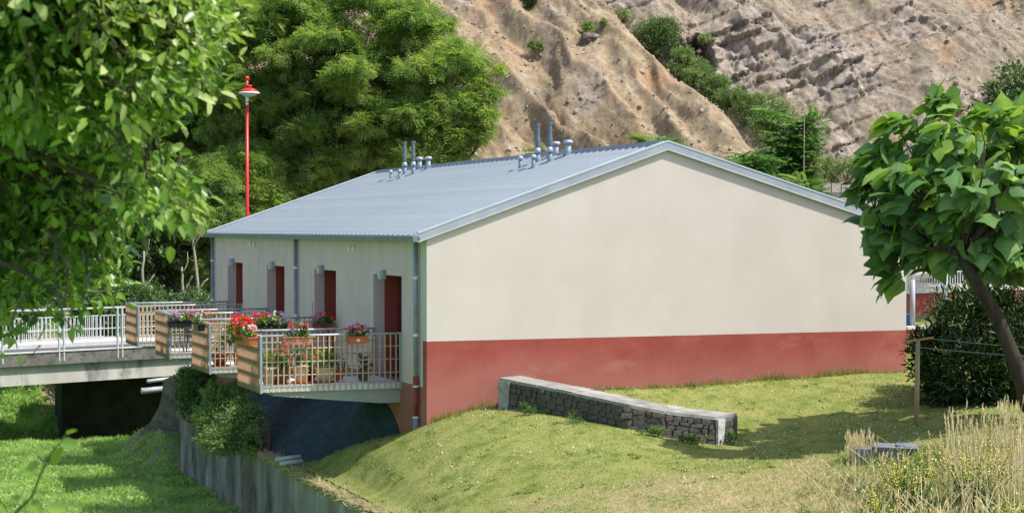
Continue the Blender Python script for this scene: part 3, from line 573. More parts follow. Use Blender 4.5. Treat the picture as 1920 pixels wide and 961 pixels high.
# ---- roof outlets
def roof_hit(px, py):
    v = ray(px, py); n = np.array([-(zr_-z0)/(xr_-x0), 0, 1.]); p0_ = np.array([x0, 0, z0+.02]); t_ = ((p0_-CAM)@n)/(v@n); return CAM+v*t_, t_
def outlet(px, py, ytop, wpx, kind):
    q, d = roof_hit(px, py); k = d/FPX; h = (py-ytop)*k; r = wpx*k/2
    if kind == 'flue':
        hb = h*.26; o = MB().lathe([(r*1.05, -.12), (r*1.05, hb)], (0, 0, 0), 14).build('flue', M['pipe'], B, True)
        MB().lathe([(r*1.5, hb-.02), (r*1.05, hb+.10)], (0, 0, 0), 14).build('flue_collar', M['zincmid'], o, True)
        MB().lathe([(r*.98, hb+.05), (r*.98, h-.13), (r*.80, h-.125), (r*.80, h-.06), (r*1.08, h-.055), (r*1.08, h)], (0, 0, 0), 14).build('flue_pipe', M['flue'], o)
        MB().lathe([(r*1.12, h*.58-.03), (r*1.12, h*.58+.03)], (0, 0, 0), 14).build('flue_band', M['zincdark'], o)
    else:
        m = M['pipe'] if kind == 'cowl' else M['zincmid']; o = MB().lathe([(r, -.12), (r, h-.06)], (0, 0, 0), 14).build('roof_vent', m, B, True)
        MB().lathe([(r*1.55, h-.09), (r*1.65, h-.05), (r*1.3, h-.01), (r*.4, h)], (0, 0, 0), 14).build('vent_cap', M['zincmid'], o, True)
    o.location = tuple(q)
for a_ in ((1008, 304, 232, 9.5, 'flue'), (1031, 303, 229, 9.5, 'flue'), (975.5, 315.6, 292, 7, 'cowl'), (1000, 314, 289.6, 7, 'cowl'), (1042, 291, 264.8, 11, 'mush'), (1065, 290.7, 262, 12, 'mush'),
           (758.8, 326.5, 265.5, 7.4, 'flue'), (775, 326, 264.4, 7.4, 'flue'), (732.5, 335, 318.4, 5, 'cowl'), (749, 334.9, 317, 5, 'cowl'), (786.5, 316, 294, 9, 'mush'), (803, 315.6, 292.9, 9, 'mush')): outlet(*a_)
# ---- balconies (parts of the building)
BX = -2.99; ZT = 1.041; ZF = -.12
bal_me = MB().bb(-.0125, .0125, -.009, .009, ZF, ZT-.05).mesh('baluster', M['wood'])
def balcony(y0, y1):
    E0 = bpy.data.objects.new('balcony', None); C.objects.link(E0); E0.parent = B; E0.location = (0, y0, 0); w = y1-y0; E0.empty_display_size = .1
    MB().bb(BX+.04, .04, .05, w-.05, -.10, -.0).build('floor_slab', M['floorwhite'], E0)
    MB().prism([(0, .10, -.102), (0, .10, -.42), (-.45, .10, -.42), (-2.7, .10, -.20), (-2.7, .10, -.102)], (0, w-.2, 0)).build('support_slab', M['concshade'], E0)
    for yy in (.028, w-.028):
        s = -1 if yy < 1 else 1
        MB().bb(BX+.05, -.01, yy-.012, yy+.012, -.115, -.10).build('edge_rail', M['galv'], E0)
        for zi, z in enumerate((ZT, .77, .50, .23, .03)):
            r = .021 if zi == 0 else .011; MB().tube([(BX+.03, yy, z-r), (-.02, yy, z-r)], r, 8).build('rail', M['galv'], E0, True)
        for x in (BX+.03, -.02): MB().bb(x-.022, x+.022, yy-.022, yy+.022, -.14, ZT-.003).build('post', M['galvpost'], E0)
        for k in range(24):
            o = bpy.data.objects.new('baluster', bal_me); C.objects.link(o); o.parent = E0; o.location = (BX+.14+k*.1185, yy+.022*s, 0)
    for k, z in enumerate((ZT, .77, .50, .23, -.03)):
        (MB().tube([(BX+.03, .0, z-.021), (BX+.03, w, z-.021)], .021, 8) if k == 0 else MB().bb(BX+.001, BX+.018, .06, w-.06, z-.07, z+.02)).build('end_rail', M['galv'], E0, k == 0)
    nb = 6; bw = (w-.04)/nb
    for k in range(nb):
        mb = MB(); mb.bb(BX-.016, BX-.004, .02+k*bw+.003, .02+(k+1)*bw-.003, ZF-random.uniform(0, .012), ZT-.03); mb.build('board', M['woodscreen'], E0)
    return E0
for y0_, y1_ in YD: balcony(y0_, y1_)
# ================================================================== STONE WALL, RETAINING WALL, BRIDGE
# low curved rubble wall running from the gable towards the camera
zt = [.23, .13, .0, -.14, -.27, -.42]
fr = [atz(px, py, z) for (px, py), z in zip(((938, 707), (1016, 722), (1090, 738), (1171, 756), (1239, 768.5), (1342, 780)), zt)]
fr[0][1] = min(fr[0][1], -.02)
fr = np.array(fr); tan = np.gradient(fr[:, :2], axis=0); tan /= np.linalg.norm(tan, axis=1)[:, None]; nor = np.stack([-tan[:, 1], tan[:, 0]], 1)
WT = .46; bk = np.array([atz(px, py, z) for (px, py), z in zip(((975, 703), (1052, 718), (1130, 733), (1211, 751), (1279, 763), (1383, 773.5)), [.24, .13, .0, -.14, -.27, -.41])])
endv = (bk[-1]-fr[-1])[:2]; endw = np.linalg.norm(endv); endv /= endw; endn = np.array([endv[1], -endv[0]]); bk[0, 1] = min(bk[0, 1], -.02); fr_b = fr.copy(); bk_b = bk.copy()
def gz(p): return float(lawn_z(np.array([p[0]]), np.array([p[1]]))[0])
sw = thing('stone_wall', 'low curved rubble stone wall with pale concrete top running out from the red gable base', 'wall', (fr[3][0], fr[3][1], gz(fr[3])))
so_ = np.array(sw.location)
mb = MB(); n = len(fr)
for i in range(n-1):
    for A_, B_ in ((i, i+1),):
        ins = .012; a0 = fr[A_].copy(); a0[:2] += nor[A_]*ins; b0 = fr[B_].copy(); b0[:2] += nor[B_]*ins; a1 = bk[A_].copy(); b1 = bk[B_].copy()
        for q in (a0, b0, a1, b1): q[2] -= .055
        lo = lambda q: np.array([q[0], q[1], gz(q)-.5])
        mb.quad(*[q-so_ for q in (lo(a0), lo(b0), b0, a0)]); mb.quad(*[q-so_ for q in (lo(b1), lo(a1), a1, b1)])
ea, eb = fr[-1].copy(), bk[-1].copy(); ea[2] -= .055; eb[2] -= .055
mb.quad(*[q-so_ for q in (np.array([ea[0], ea[1], -1.6]), np.array([eb[0], eb[1], -1.6]), eb, ea)]); mb.build('wall_core', M['mortar'], sw)
# coping slabs
tt = np.linspace(0, n-1, 12)
ip = lambda arr, t: np.array([np.interp(t, range(n), arr[:, k]) for k in range(3)])
for i in range(11):
    a, b, c, d = ip(fr, tt[i]), ip(fr, tt[i+1]-.02), ip(bk, tt[i+1]-.02), ip(bk, tt[i])
    for q in (a, b): q[:2] -= nor[min(int(tt[i]), n-1)]*.03
    dz = random.uniform(-.008, .008); mb = MB(); mb.prism([tuple(q-so_+np.array([0, 0, -.06+dz])) for q in (a, b, c, d)], (0, 0, .062)); mb.build('coping_slab', M['stonecap'], sw)
# field stones on the dark face
def stone_mesh(i):
    r = random.Random(i); mb = MB(); mb.box((0, 0, 0), (1, 1, 1)); me = mb.mesh('stone', M['stone'])
    import bmesh
    bm = bmesh.new(); bm.from_mesh(me); bmesh.ops.subdivide_edges(bm, edges=bm.edges[:], cuts=1, use_grid_fill=True)
    for v in bm.verts: v.co = v.co*(.62+.38*(.5/max(v.co.length, .01))) + Vector((r.uniform(-.06, .06), r.uniform(-.06, .06), r.uniform(-.06, .06)))
    bm.to_mesh(me); bm.free(); return me
SM = [stone_mesh(i) for i in range(7)]
def stones_on(parent, P0, P1, ztop0, ztop1, zbot0, zbot1, out, hrow=(.07, .14), lw=(.09, .30), proud=.05):
    O = np.array(parent.location); Ln = np.linalg.norm((P1-P0)[:2]); t = (P1-P0)[:2]/Ln; ang = math.atan2(t[1], t[0]); z = 0
    H = max(ztop0-zbot0, ztop1-zbot1); row = 0
    while z < H:
        h = random.uniform(*hrow); s = random.uniform(-.1, 0)
        while s < Ln:
            w = random.uniform(*lw); sc = s+w/2
            if sc < Ln:
                f = sc/Ln; zt_ = ztop0+(ztop1-ztop0)*f; zz = zt_-z-h/2; zb_ = zbot0+(zbot1-zbot0)*f
                if zz > zb_-.08:
                    o = bpy.data.objects.new('stone', random.choice(SM)); C.objects.link(o); o.parent = parent
                    pp = P0[:2]+t*sc+out*random.uniform(-.005, .012); o.location = (pp[0]-O[0], pp[1]-O[1], zz-O[2]); o.rotation_euler = (random.uniform(-.16, .16), random.uniform(-.14, .14), ang+random.uniform(-.12, .12))
                    o.scale = (w*random.uniform(.86, 1.04), proud*random.uniform(1.0, 1.5), h*random.uniform(.85, 1.15))
            s += w
        z += h; row += 1
for i in range(n-1):
    stones_on(sw, fr[i], fr[i+1], fr[i][2]-.06, fr[i+1][2]-.06, gz(fr[i]), gz(fr[i+1]), -nor[i])
stones_on(sw, fr[-1]+np.array([*endv*.18, 0]), bk[-1], fr[-1][2]-.12, bk[-1][2]-.12, -1.1, -1.0, endn)
# whitewashed mortar at both ends
mb = MB(); e0, e1 = fr[-1]+np.array([*(endn*.015-endv*.02), -.06]), fr[-1]+np.array([*(endn*.015+endv*.22), -.06])
mb.prism([tuple(q-so_) for q in (e0, e1, e1+np.array([-.03*endv[0], -.03*endv[1], -.32]), e1+np.array([-.09*endv[0], -.09*endv[1], -.62]), e0+np.array([0, 0, -.72]))], (endn[0]*.06, endn[1]*.06, 0)); mb.build('mortar_facing', M['plaster'], sw)
mb = MB(); e0, e1 = fr[0]+np.array([*(-nor[0]*.035), -.06]), fr[0]+np.array([*(-nor[0]*.035+tan[0]*.28), -.07])
mb.prism([tuple(q-so_) for q in (e0, e1, e1+np.array([-.05*tan[0][0], -.05*tan[0][1], -.65]), e0+np.array([0, 0, -.75]))], (-nor[0][0]*.03, -nor[0][1]*.03, 0)); mb.build('mortar_facing', M['greymortar'], sw)
# retaining wall along the river
rw = thing('retaining_wall', 'long dark streaked concrete retaining wall between the lawn and the green river bed', 'wall', (-1.9, -4, -3.7))
ro = np.array(rw.location); ys_ = np.arange(16.2, -30, -2.62)
for i in range(len(ys_)-1):
    mb = MB(); y1_, y0_ = ys_[i]-.006, ys_[i+1]+.006; zz = -1.93 + .02*math.sin(i*2.1)
    mb.bb(-1.96+.0, -1.70, y0_, y1_, -4.3, zz-.09); o = mb.build('wall_panel', M['retain'], rw); o.location = -Vector(ro)
    nseg = 9; yy_ = np.linspace(y0_, y1_, nseg)
    mb = MB()
    for k in range(nseg-1):
        j1 = random.uniform(-.02, .02); j2 = random.uniform(-.015, .02); mb.bb(-2.02+j1, -1.69, yy_[k], yy_[k+1]+.0005*k, zz-.10, zz+.03+j2)
    o = mb.build('coping', M['moss'], rw); o.location = -Vector(ro)
for (px, py, ln, lab) in ((516, 861, .55, 'farther of two short pale pipes sticking out over the retaining wall edge'), (524, 869, .5, 'nearer of two short pale pipes sticking out over the retaining wall edge')):
    q = atx(px, py, -2.12); o = MB().tube([(0, 0, 0), (ln, -.05, .05)], .048, 12).build('drain_pipe', M['pvc'], None, True); o.location = tuple(q); tag(o, lab, 'pipe', 'pipes over the retaining wall')
# bridge
bn = np.array([5.46, 2.2]); bn /= np.linalg.norm(bn); bp = np.array([-6.06, 24.17]); bnn = np.array([-bn[1], bn[0]]); ZB = -.76
br = thing('footbridge', 'concrete bridge with white railings crossing the river bed behind the balconies', 'bridge', (bp[0], bp[1], ZB)); br.rotation_euler = (0, 0, math.atan2(bn[1], bn[0]))
X0, X1 = -22, 18
def bpt(nm, m, x0, x1, y0, y1, z0, z1, par=br): return MB().bb(x0, x1, y0, y1, z0, z1).build(nm, m, par)
bpt('edge_beam', M['concdark'], X0, X1, 0, .40, -.40, 0)
bpt('edge_lip', M['kerb'], X0, X1, -.03, .22, .002, .035)
bpt('girder', M['conc'], X0, X1-.01, .16, .60, -1.02, -.40)
bpt('girder', M['conc'], X0, X1-.01, 3.4, 3.9, -1.02, -.40)
bpt('deck', M['asphalt'], X0, X1, .40, 2.35, -.40, -.03)
bpt('pavement', M['kerb'], X0, X1, 2.35, 4.1, -.40, .10)
def railing(y, zb, zt, pair, name='railing'):
    R = bpy.data.objects.new(name, None); C.objects.link(R); R.parent = br; R.location = (0, y, 0); R.empty_display_size = .1
    hs = [zt, zb+(zt-zb)*.74, zb+(zt-zb)*.30, zb]
    for i, z in enumerate(hs): MB().bb(X0, 5.9, -.03 if i == 0 else -.018, .03 if i == 0 else .018, z-.022 if i == 0 else z-.02, z+.03 if i == 0 else z+.016).build('rail', M['whitepaint'], R)
    me = MB().bb(-.012, .012, -.012, .012, zb+.016, zb+(zt-zb)*.74-.02).mesh('baluster', M['whitepaint']); x = X0+14
    while x < 5.9:
        o = bpy.data.objects.new('baluster', me); C.objects.link(o); o.parent = R; o.location = (x, 0, 0); x += .15
    x = X0+13.4; pm = MB().bb(-.022, .022, -.035, .035, (-.3 if pair else 0)-0*zb, zt-.024).mesh('post', M['whitepaint'])
    while x < 5.9:
        for dx in ((0, .17) if pair else (0,)):
            o = bpy.data.objects.new('post', pm); C.objects.link(o); o.parent = R; o.location = (x+dx, -.04, 0)
        x += 2.13
railing(.06, .40, 1.36, True); railing(3.9, .16, 1.16, False)
# abutment and pipes
ab = MB(); q0 = at(303, 712, 57.5); 
mb = MB(); mb.prism([tuple(at(x, y, 54)) for x, y in ((345, 870), (345, 702), (325, 703), (306, 712), (304, 735), (298, 762), (282, 790), (262, 812), (255, 870))], (.9, 2.4, 0))
bw = MB(); bw.bb(-3.6, 2.5, 29.0, 31.0, -4.8, -.95); tag(bw.build('culvert_wall', M['culvshade']), 'concrete support wall under the bridge, coloured near black to stand for shade', 'support wall')
tag(mb.build('abutment', M['wing']), 'grey sloping concrete wing wall holding up the near end of the bridge', 'abutment')
for (px, py, r, lab) in ((287, 714, .06, 'thin pale pipe under the end of the bridge girder'), (276, 732, .10, 'thick grey pipe with rounded end beneath the bridge, below the thin one')):
    q = at(px, py, 57); o = MB().tube([(-.2, 0, 0), (-.17, 0, 0), (.25, .1, .03), (1.3, .6, .06)], [r*.6, r, r, r], 12).build('pipe', M['pvc'], None, True); o.location = tuple(q); tag(o, lab, 'pipe')
# dark boulders / end wall of the culvert far side
# ================================================================== LAMPS, POSTS
lt = at(463, 147, 66); lx, ly = lt[0], lt[1]; zt_ = lt[2]; zg = -.8
lp = thing('street_lamp', 'tall red street lamp with a red and white dish shade rising behind the roof', 'street lamp', (lx, ly, zg)); H = zt_-zg
MB().tube([(0, 0, 0), (0, 0, H-.98)], [.075, .055], 14).build('pole', M['redlamp'], lp, True)
MB().tube([(0, 0, H-.98), (0, 0, H-.62)], .055, 14).build('white_sleeve', M['lampwhite'], lp, True)
MB().lathe([(.062, H-.90), (.062, H-.86)], (0, 0, 0), 14).build('red_ring', M['redlamp'], lp)
MB().tube([(0, 0, H-.62), (0, 0, H-.04)], .055, 14).build('pole_top', M['redlamp'], lp, True)
MB().lathe([(.02, -.085), (.07, -.06), (.09, 0), (.07, .06), (.02, .085)], (0, 0, H), 14).build('finial', M['redlamp'], lp, True)
sx, sy = rt[0]*.10-fw[0]*.14, rt[1]*.10-fw[1]*.14
sh = MB().lathe([(.35, -.02), (.31, .045), (.20, .11), (.07, .14), (.06, .18), (.11, .185), (.11, .23), (.02, .24)], (sx, sy, H-.50), 20).build('shade', M['redlamp'], lp, True)
MB().lathe([(.33, -.085), (.39, -.07), (.39, -.035), (.35, -.018)], (sx, sy, H-.50), 20).build('shade_rim', M['lampwhite'], lp, True)
MB().lathe([(.06, -.19), (.21, -.155), (.325, -.087)], (sx, sy, H-.50), 20).build('diffuser', M['glassg'], lp, True)
fp = at(1628, 308, 82); fl = thing('street_lamp', 'distant thin grey street lamp with small pale head before the far concrete walls', 'street lamp', (fp[0], fp[1], 1.2)); H = fp[2]-1.2
MB().tube([(0, 0, 0), (0, 0, H)], [.07, .04], 10).build('pole', M['pvc'], fl, True); MB().lathe([(.02, -.08), (.2, -.06), (.2, .0), (.12, .07), (.02, .1)], (-.05, 0, H), 14).build('lamp_head', M['lampwhite'], fl, True)
# clothes line post
q = atz(1718, 800, -.55); gzq = gz(q); tp = thing('clothes_line_post', 'weathered wooden T shaped clothes line post standing on the lawn beside the laurel', 'post', (q[0], q[1], gzq)); kk = np.dot(q-CAM, fw)/FPX
Hh = (803-643)*kk; MB().tube([(0, 0, -.1), (.03, 0, Hh)], [.05, .043], 10).build('post', M['weatherwood'], tp, True)
ca = np.array([*(rt[:2]*.30+fw[:2]*.05), .03]); cb = -ca*np.array([1.0, 1, 1]); MB().tube([ca+np.array([.03, 0, Hh+.02]), cb+np.array([.03, 0, Hh+.0])], .022, 8).build('crossbar', M['rustwood'], tp)
for s_, dz in ((.9, 0), (-.1, -.12)):
    a_ = ca*s_+np.array([.03, 0, Hh+dz]); e_ = a_+np.array([*(rt[:2]*6.0-fw[:2]*.6), -.12]); pts = [a_+(e_-a_)*t-np.array([0, 0, .22*4*t*(1-t)*.6]) for t in np.linspace(0, 1, 12)]; MB().tube(pts, .005, 4).build('line', M['wire'], tp)
# low block beside the post
q = atz(1650, 812, -.25); g = gz(q); cb_ = thing('concrete_block', 'low blue grey block with a pale broken slab on top, half hidden by dry grass', 'block', (q[0], q[1], g), None, math.radians(-35))
MB().bb(-.42, .52, -.25, .3, -.35, .22).build('block', M['pitblock'], cb_)
o = MB().bb(-.1, .62, -.28, .34, .222, .252).build('slab', M['pitblock'], cb_); jitter(o, .02); o = MB().bb(.30, .58, -.15, .18, .254, .285).build('slab', M['pitblock'], cb_); jitter(o, .03)
# ================================================================== RIGHT HAND SIDE, BEYOND THE GABLE
def plane_pt(px, py, d): return at(px, py, d)
pa, pb = at(1700, 612, 44.5), at(1990, 617, 46.5)
tw = thing('terrace_wall', 'low red wall with white capping continuing to the right of the gable', 'wall', (pa[0], pa[1], 0)); dv = pb-pa; dv[2] = 0; o_ = np.array(tw.location)
mb = MB(); mb.prism([(0, 0, -1), tuple(dv*1.4+np.array([0, 0, -1])), tuple(dv*1.4+np.array([0, 0, pa[2]-.07])), (0, 0, pa[2]-.07)], (-.08, .25, 0)); mb.build('wall', M['redband'], tw)
mb = MB(); mb.prism([(0, -.05, pa[2]-.069), tuple(dv*1.4+np.array([0, -.05, pa[2]-.069])), tuple(dv*1.4+np.array([0, -.05, pa[2]])), (0, -.05, pa[2])], (-.1, .35, 0)); mb.build('capping', M['kerb'], tw)
pf = thing('steel_frame', 'grey steel pipe frame with a sloping top bar standing on the white capped red wall', 'frame', tuple(at(1711, 612, 45))); po = np.array(pf.location)
b1, t1, t2, b2 = at(1711, 611, 45), at(1711, 524, 45), at(1773, 504, 45.6), at(1770, 615, 45.6)
MB().tube([b1-po, t1-po], .065, 12).build('post', M['steel'], pf, True); MB().tube([b2-po, t2-po], .058, 12).build('post', M['steel'], pf, True)
MB().tube([at(1708, 545, 45)-po, at(1710, 527, 45)-po, at(1716, 517, 45)-po, at(1728, 512.5, 45)-po, t2-po], .048, 12).build('top_bar', M['pvc'], pf, True)
o = MB().lathe([(.11, 0), (.13, .22), (.13, .3)], (0, 0, 0), 12).build('blue_bucket', M['blue']); o.location = tuple(at(1705, 610, 46)); tag(o, 'small blue bucket just behind the right corner of the gable', 'bucket')
q0, q1 = at(1690, 545, 60), at(2000, 545, 66)
rr_ = thing('red_terrace', 'farther red terrace wall with white ledge and pale railing past the gable corner', 'wall', (q0[0], q0[1], 0)); dv = (q1-q0); dv[2] = 0; zt_ = q0[2]
mb = MB(); mb.prism([(0, 0, -1), tuple(dv+np.array([0, 0, -1])), tuple(dv+np.array([0, 0, zt_-.1])), (0, 0, zt_-.1)], (-.1, .3, 0)); mb.build('wall', M['redband'], rr_)
mb = MB(); mb.prism([(0, -.06, zt_-.099), tuple(dv+np.array([0, -.06, zt_-.099])), tuple(dv+np.array([0, -.06, zt_+.12])), (0, -.06, zt_+.12)], (-.1, .5, 0)); mb.build('ledge', M['kerb'], rr_)
un = dv/np.linalg.norm(dv); LL = np.linalg.norm(dv)
for z in (.17, .60): MB().tube([np.array([0, 0, zt_+z]), dv+np.array([0, 0, zt_+z])], .022 if z > .5 else .014, 6).build('rail', M['whitepaint'], rr_)
pm = MB().bb(-.014, .014, -.014, .014, 0, .45).mesh('baluster', M['whitepaint'])
for k in range(int(min(LL, 5)/.14)):
    o = bpy.data.objects.new('baluster', pm); C.objects.link(o); o.parent = rr_; o.location = tuple(un*(.1+k*.14)+np.array([0, 0, zt_+.14]))
ob = at(1855, 520, 70); out_ = thing('outbuilding', 'small maroon outbuilding with grey roof glimpsed through the large leaved tree', 'building', (ob[0], ob[1], -.3))
MB().bb(-.6, 3.2, 0, 3, -.5, 2.1).build('wall', M['maroon'], out_); MB().prism([(-1.2, -.5, 2.15), (4, -.5, 2.15), (4, 2.0, 3.0), (-1.2, 2.0, 3.0)], (0, 0, .08)).build('roof', M['zincmid'], out_)
for k in range(12): MB().prism([(-1.1+k*.42, -.5, 2.232), (-1.05+k*.42, -.5, 2.232), (-1.05+k*.42, 2, 3.082), (-1.1+k*.42, 2, 3.082)], (0, 0, .03)).build('roof_rib', M['zinc'], out_)
MB().bb(.15, .27, -.35, -.23, -.5, 2.12).build('corner_post', M['whitepaint'], out_); MB().bb(-1.25, 4, -.56, -.50, 2.0, 2.2).build('fascia', M['whitepaint'], out_)
ca_ = at(1700, 493, 64); cb2 = at(1775, 492, 64); cn = thing('canopy', 'pale blue grey canopy edge just right of the gable, above the railing', 'canopy', (ca_[0], ca_[1], -.2)); co = np.array(cn.location)
dd_ = cb2-ca_; mb = MB(); mb.prism([tuple(ca_-co), tuple(ca_-co+dd_), tuple(ca_-co+dd_+np.array([0, 0, .16])), tuple(ca_-co+np.array([0, 0, .16]))], (0, 2.2, .1)); mb.build('roof', M['zinc'], cn)
for s_ in (.05, .95): a_ = ca_-co+dd_*s_; MB().tube([(a_[0], a_[1]+.2, 0), (a_[0], a_[1]+.2, a_[2])], .05, 8).build('post', M['steel'], cn)
# far concrete walls on the right
fa, fb = at(1540, 341, 86), at(1760, 352, 88); fwall = thing('panelled_wall', 'distant two tier pale concrete wall of upright panels at the foot of the hill', 'wall', (fa[0], fa[1], 1)); fo = np.array(fwall.location); dv = fb-fa; dv[2] = 0; Ln = np.linalg.norm(dv); un = dv/Ln
sc_ = 86/FPX; zt1 = fa[2]; zt2 = at(1600, 363, 86)[2]
for tier, (za, zb_, off, cnt) in enumerate(((zt1, zt2, 0, 12), (zt2-.02, zt2-2.2, -.35, 9))):
    for k in range(cnt):
        w = Ln/cnt; s0 = un*(k*w+.03); s1 = un*((k+1)*w-.03); dz = random.uniform(-.08, .02); oo = np.array([-fw[0]*off*-1, -fw[1]*off*-1, 0])
        zz_ = za+dz-(k*.06 if tier == 0 else 0)
        mb = MB(); mb.prism([tuple(s0+oo+np.array([0, 0, zb_-fo[2]])), tuple(s1+oo+np.array([0, 0, zb_-fo[2]])), tuple(s1+oo+np.array([0, 0, zz_-fo[2]])), tuple(s0+oo+np.array([0, 0, zz_-fo[2]]))], (fw[0]*.25, fw[1]*.25, 0)); mb.build('panel', M['farwall'], fwall)
mb = MB(); s0 = -fw*.4; mb.prism([tuple(np.array([s0[0], s0[1], zt2-fo[2]-.02])), tuple(dv+np.array([s0[0], s0[1], zt2-fo[2]-.02])), tuple(dv+np.array([s0[0], s0[1], zt2-fo[2]+.06])), tuple(np.array([s0[0], s0[1], zt2-fo[2]+.06]))], (fw[0]*.45, fw[1]*.45, 0)); mb.build('ledge', M['concdark'], fwall)
# ================================================================== POTS, FLOWERS, CHAIR
def flowers(parent, c, rad, specs, name='flowers'):
    """heads of small petals; specs: list of (material, count)"""
    O = np.array(parent.location)
    for m, cnt in specs:
        V = []; F = []
        hd = rdir(cnt, .5)*rng.uniform(.6, 1.05, (cnt, 1))*np.array(rad)+np.array(c)
        k = 13; r = .024+.016*rng.random(cnt)
        P = np.repeat(hd, k, 0)+rdir(cnt*k, .3)*np.repeat(r, k)[:, None]; N_ = P-np.repeat(hd, k, 0); A_ = np.cross(N_, rng.normal(size=N_.shape))
        scatter(T_DIA, P-A_/np.linalg.norm(A_, axis=1)[:, None]*.012, A_, N_, .034, .06, 'flower_heads', M[m], np.full(len(P), .5), parent, 'stuff')
def greens(parent, c, rad, n, m='l_ger', ls=.055, ws=.075, tb=.5, T=T_OVAL):
    clump_leaves([(tuple(np.array(c)+np.array(parent.location)), rad)], n, T, ls, ws, M[m], parent, 'foliage', tb, .2, .6, -.1, .2, vol=False)
def flower_box(label, p, ln, m, fl, rz=0, g=260, h=.15, wdt=.17, gm='l_ger', name='flower_box', rad=None, tb=.5, sticker=False, group='flower boxes hung on the balcony rails', dy=0):
    t = thing(name, label, 'flower box', tuple(p), group, 0); R = Euler((0, 0, rz)).to_matrix()
    mb = MB(); hx, hy = ln/2, wdt/2
    def ringp(k, z): return [R @ Vector((sx*hx*k, sy*(hy-(1-k)*hy*1.2), z)) for sx, sy in ((-1, -1), (1, -1), (1, 1), (-1, 1))]
    lo, hi = ringp(.9, 0), ringp(1, h)
    for i in range(4): mb.quad(lo[i], lo[(i+1) % 4], hi[(i+1) % 4], hi[i])
    mb.quad(*lo[::-1]); mb.build('box', M[m], t)
    o = MB().box((0, 0, h), (ln+.02, wdt+.02, .024), R).build('rim', M[m], t); MB().box((0, 0, h+.014), (ln-.03, wdt-.03, .012), R).build('soil', M['soil'], t)
    if sticker: MB().box(R @ Vector((0, -hy-.002, h*.55)), (.07, .004, .05), R).build('label', M['paper'], t)
    rx = rad or (hx*1.05, .14, .13); rv = (abs(math.cos(rz))*rx[0]+abs(math.sin(rz))*rx[1], abs(math.sin(rz))*rx[0]+abs(math.cos(rz))*rx[1], rx[2])
    greens(t, (0, 0, h+.09), rv, g, gm, tb=tb)
    if fl: flowers(t, (0, 0, h+.13), (rv[0], rv[1], rv[2]*1.0), fl)
    return t
def pot(label, p, r, h, m, fl=None, plant=(.2, .2, 220), gm='l_ger', saucer=None, tb=.5, cat='plant pot', name='plant_pot', square=False, group=None, ls=.05):
    t = thing(name, label, cat, tuple(p), group); n = 4 if square else 16
    o = MB().lathe([(r*.72, .0), (r*.95, h*.7), (r, h-.03), (r*1.08, h-.03), (r*1.08, h), (r*.9, h), (r*.88, h-.04)], (0, 0, .02), n).build('pot', M[m], t, not square)
    if saucer: MB().lathe([(r*.9, 0), (r*1.25, .025), (r*1.25, .035), (r*.8, .03)], (0, 0, .001), 16).build('saucer', M[saucer], t)
    if plant:
        pr, ph, n_ = plant; greens(t, (0, 0, h+ph*.75), (pr, pr, ph), n_, gm, ls, ls*1.2, tb); MB().tube([(0, 0, h-.05), (.01, 0, h+ph*.8)], .008, 5).build('stem', M['l_ger'], t)
        if fl: flowers(t, (0, 0, h+ph*.95), (pr, pr, ph*.9), fl)
    return t
Y4, Y3, Y2, Y1 = [q[0] for q in YD]
def on_rail(px, py, yb, dz=0): q = aty(px, py, yb-.12); return (q[0], q[1], q[2]+dz)
# nearest balcony, rail facing the camera
flower_box('long faded pink box of red and lilac geraniums on the rail of the nearest balcony', on_rail(558, 645, Y4), .62, 'terrapink', [('f_red', 11), ('f_lilac', 4)], g=300, rad=(.34, .14, .15))
flower_box('orange box with white sticker and red and pink geraniums near the wall, nearest balcony', on_rail(670, 644.5, Y4), .40, 'terracotta', [('f_red', 9), ('f_pink', 9), ('f_lilac', 10)], sticker=True, g=180, rad=(.24, .14, .14))
for yy, lab, fl, g in ((Y4+.28, 'orange box of pale pink blossoms, nearest of three on the nearest wooden screen', [('f_pale', 15), ('f_red', 2)], 110),
                    (Y4+.85, 'middle of three orange boxes on the nearest wooden screen, crowded with red geraniums', [('f_red', 46), ('f_lilac', 7)], 320),
                    (Y4+1.45, 'farthest of three orange boxes on the nearest wooden screen, red and pink geraniums', [('f_red', 46), ('f_pink', 8)], 320)):
    flower_box(lab, (BX-.13, yy, ZT-.20), .50, 'terracotta', fl, PI/2, g, rad=(.27, .17, .14) if g < 200 else (.33, .26, .26))
q = atz(500, 716, .03)
pot('large cream pot with yellow green bush at the outer corner of the nearest balcony', (BX+.30, Y4+.42, .012), .19, .30, 'creampot', None, (.26, .24, 420), tb=.75)
pot('dark brown pot with a dense green plant behind the outer bars of the nearest balcony', (BX+.50, Y4+.27, .012), .15, .30, 'brownpot', None, (.20, .18, 260), tb=.45, saucer='redbrown')
pot('tall cream jar on a red saucer in the middle of the nearest balcony', (BX+.98, Y4+.50, .012), .17, .34, 'creampot', [('f_red', 5)], (.22, .22, 240), saucer='terracotta', tb=.35)
pot('plain red brown pot behind the cream jar on the nearest balcony', (BX+1.22, Y4+.75, .012), .15, .30, 'redbrown', [('f_orange', 5)], (.16, .25, 120))
pot('wide cream bowl on a red saucer with yellow green foliage in the nearest balcony', (BX+1.44, Y4+.36, .012), .21, .30, 'creampot', None, (.30, .24, 480), saucer='redbrown', tb=.65)
pot('orange pot with purple flowers beside the wide cream bowl on the nearest balcony', (BX+1.80, Y4+.62, .012), .13, .22, 'terracotta', [('f_purple', 5)], (.16, .15, 150))
pot('brown pot of pink geraniums in the shade beside the nearest doorway', (BX+2.32, Y4+.50, .012), .15, .22, 'brownpot', [('f_pink', 12)], (.22, .18, 260), tb=.2)
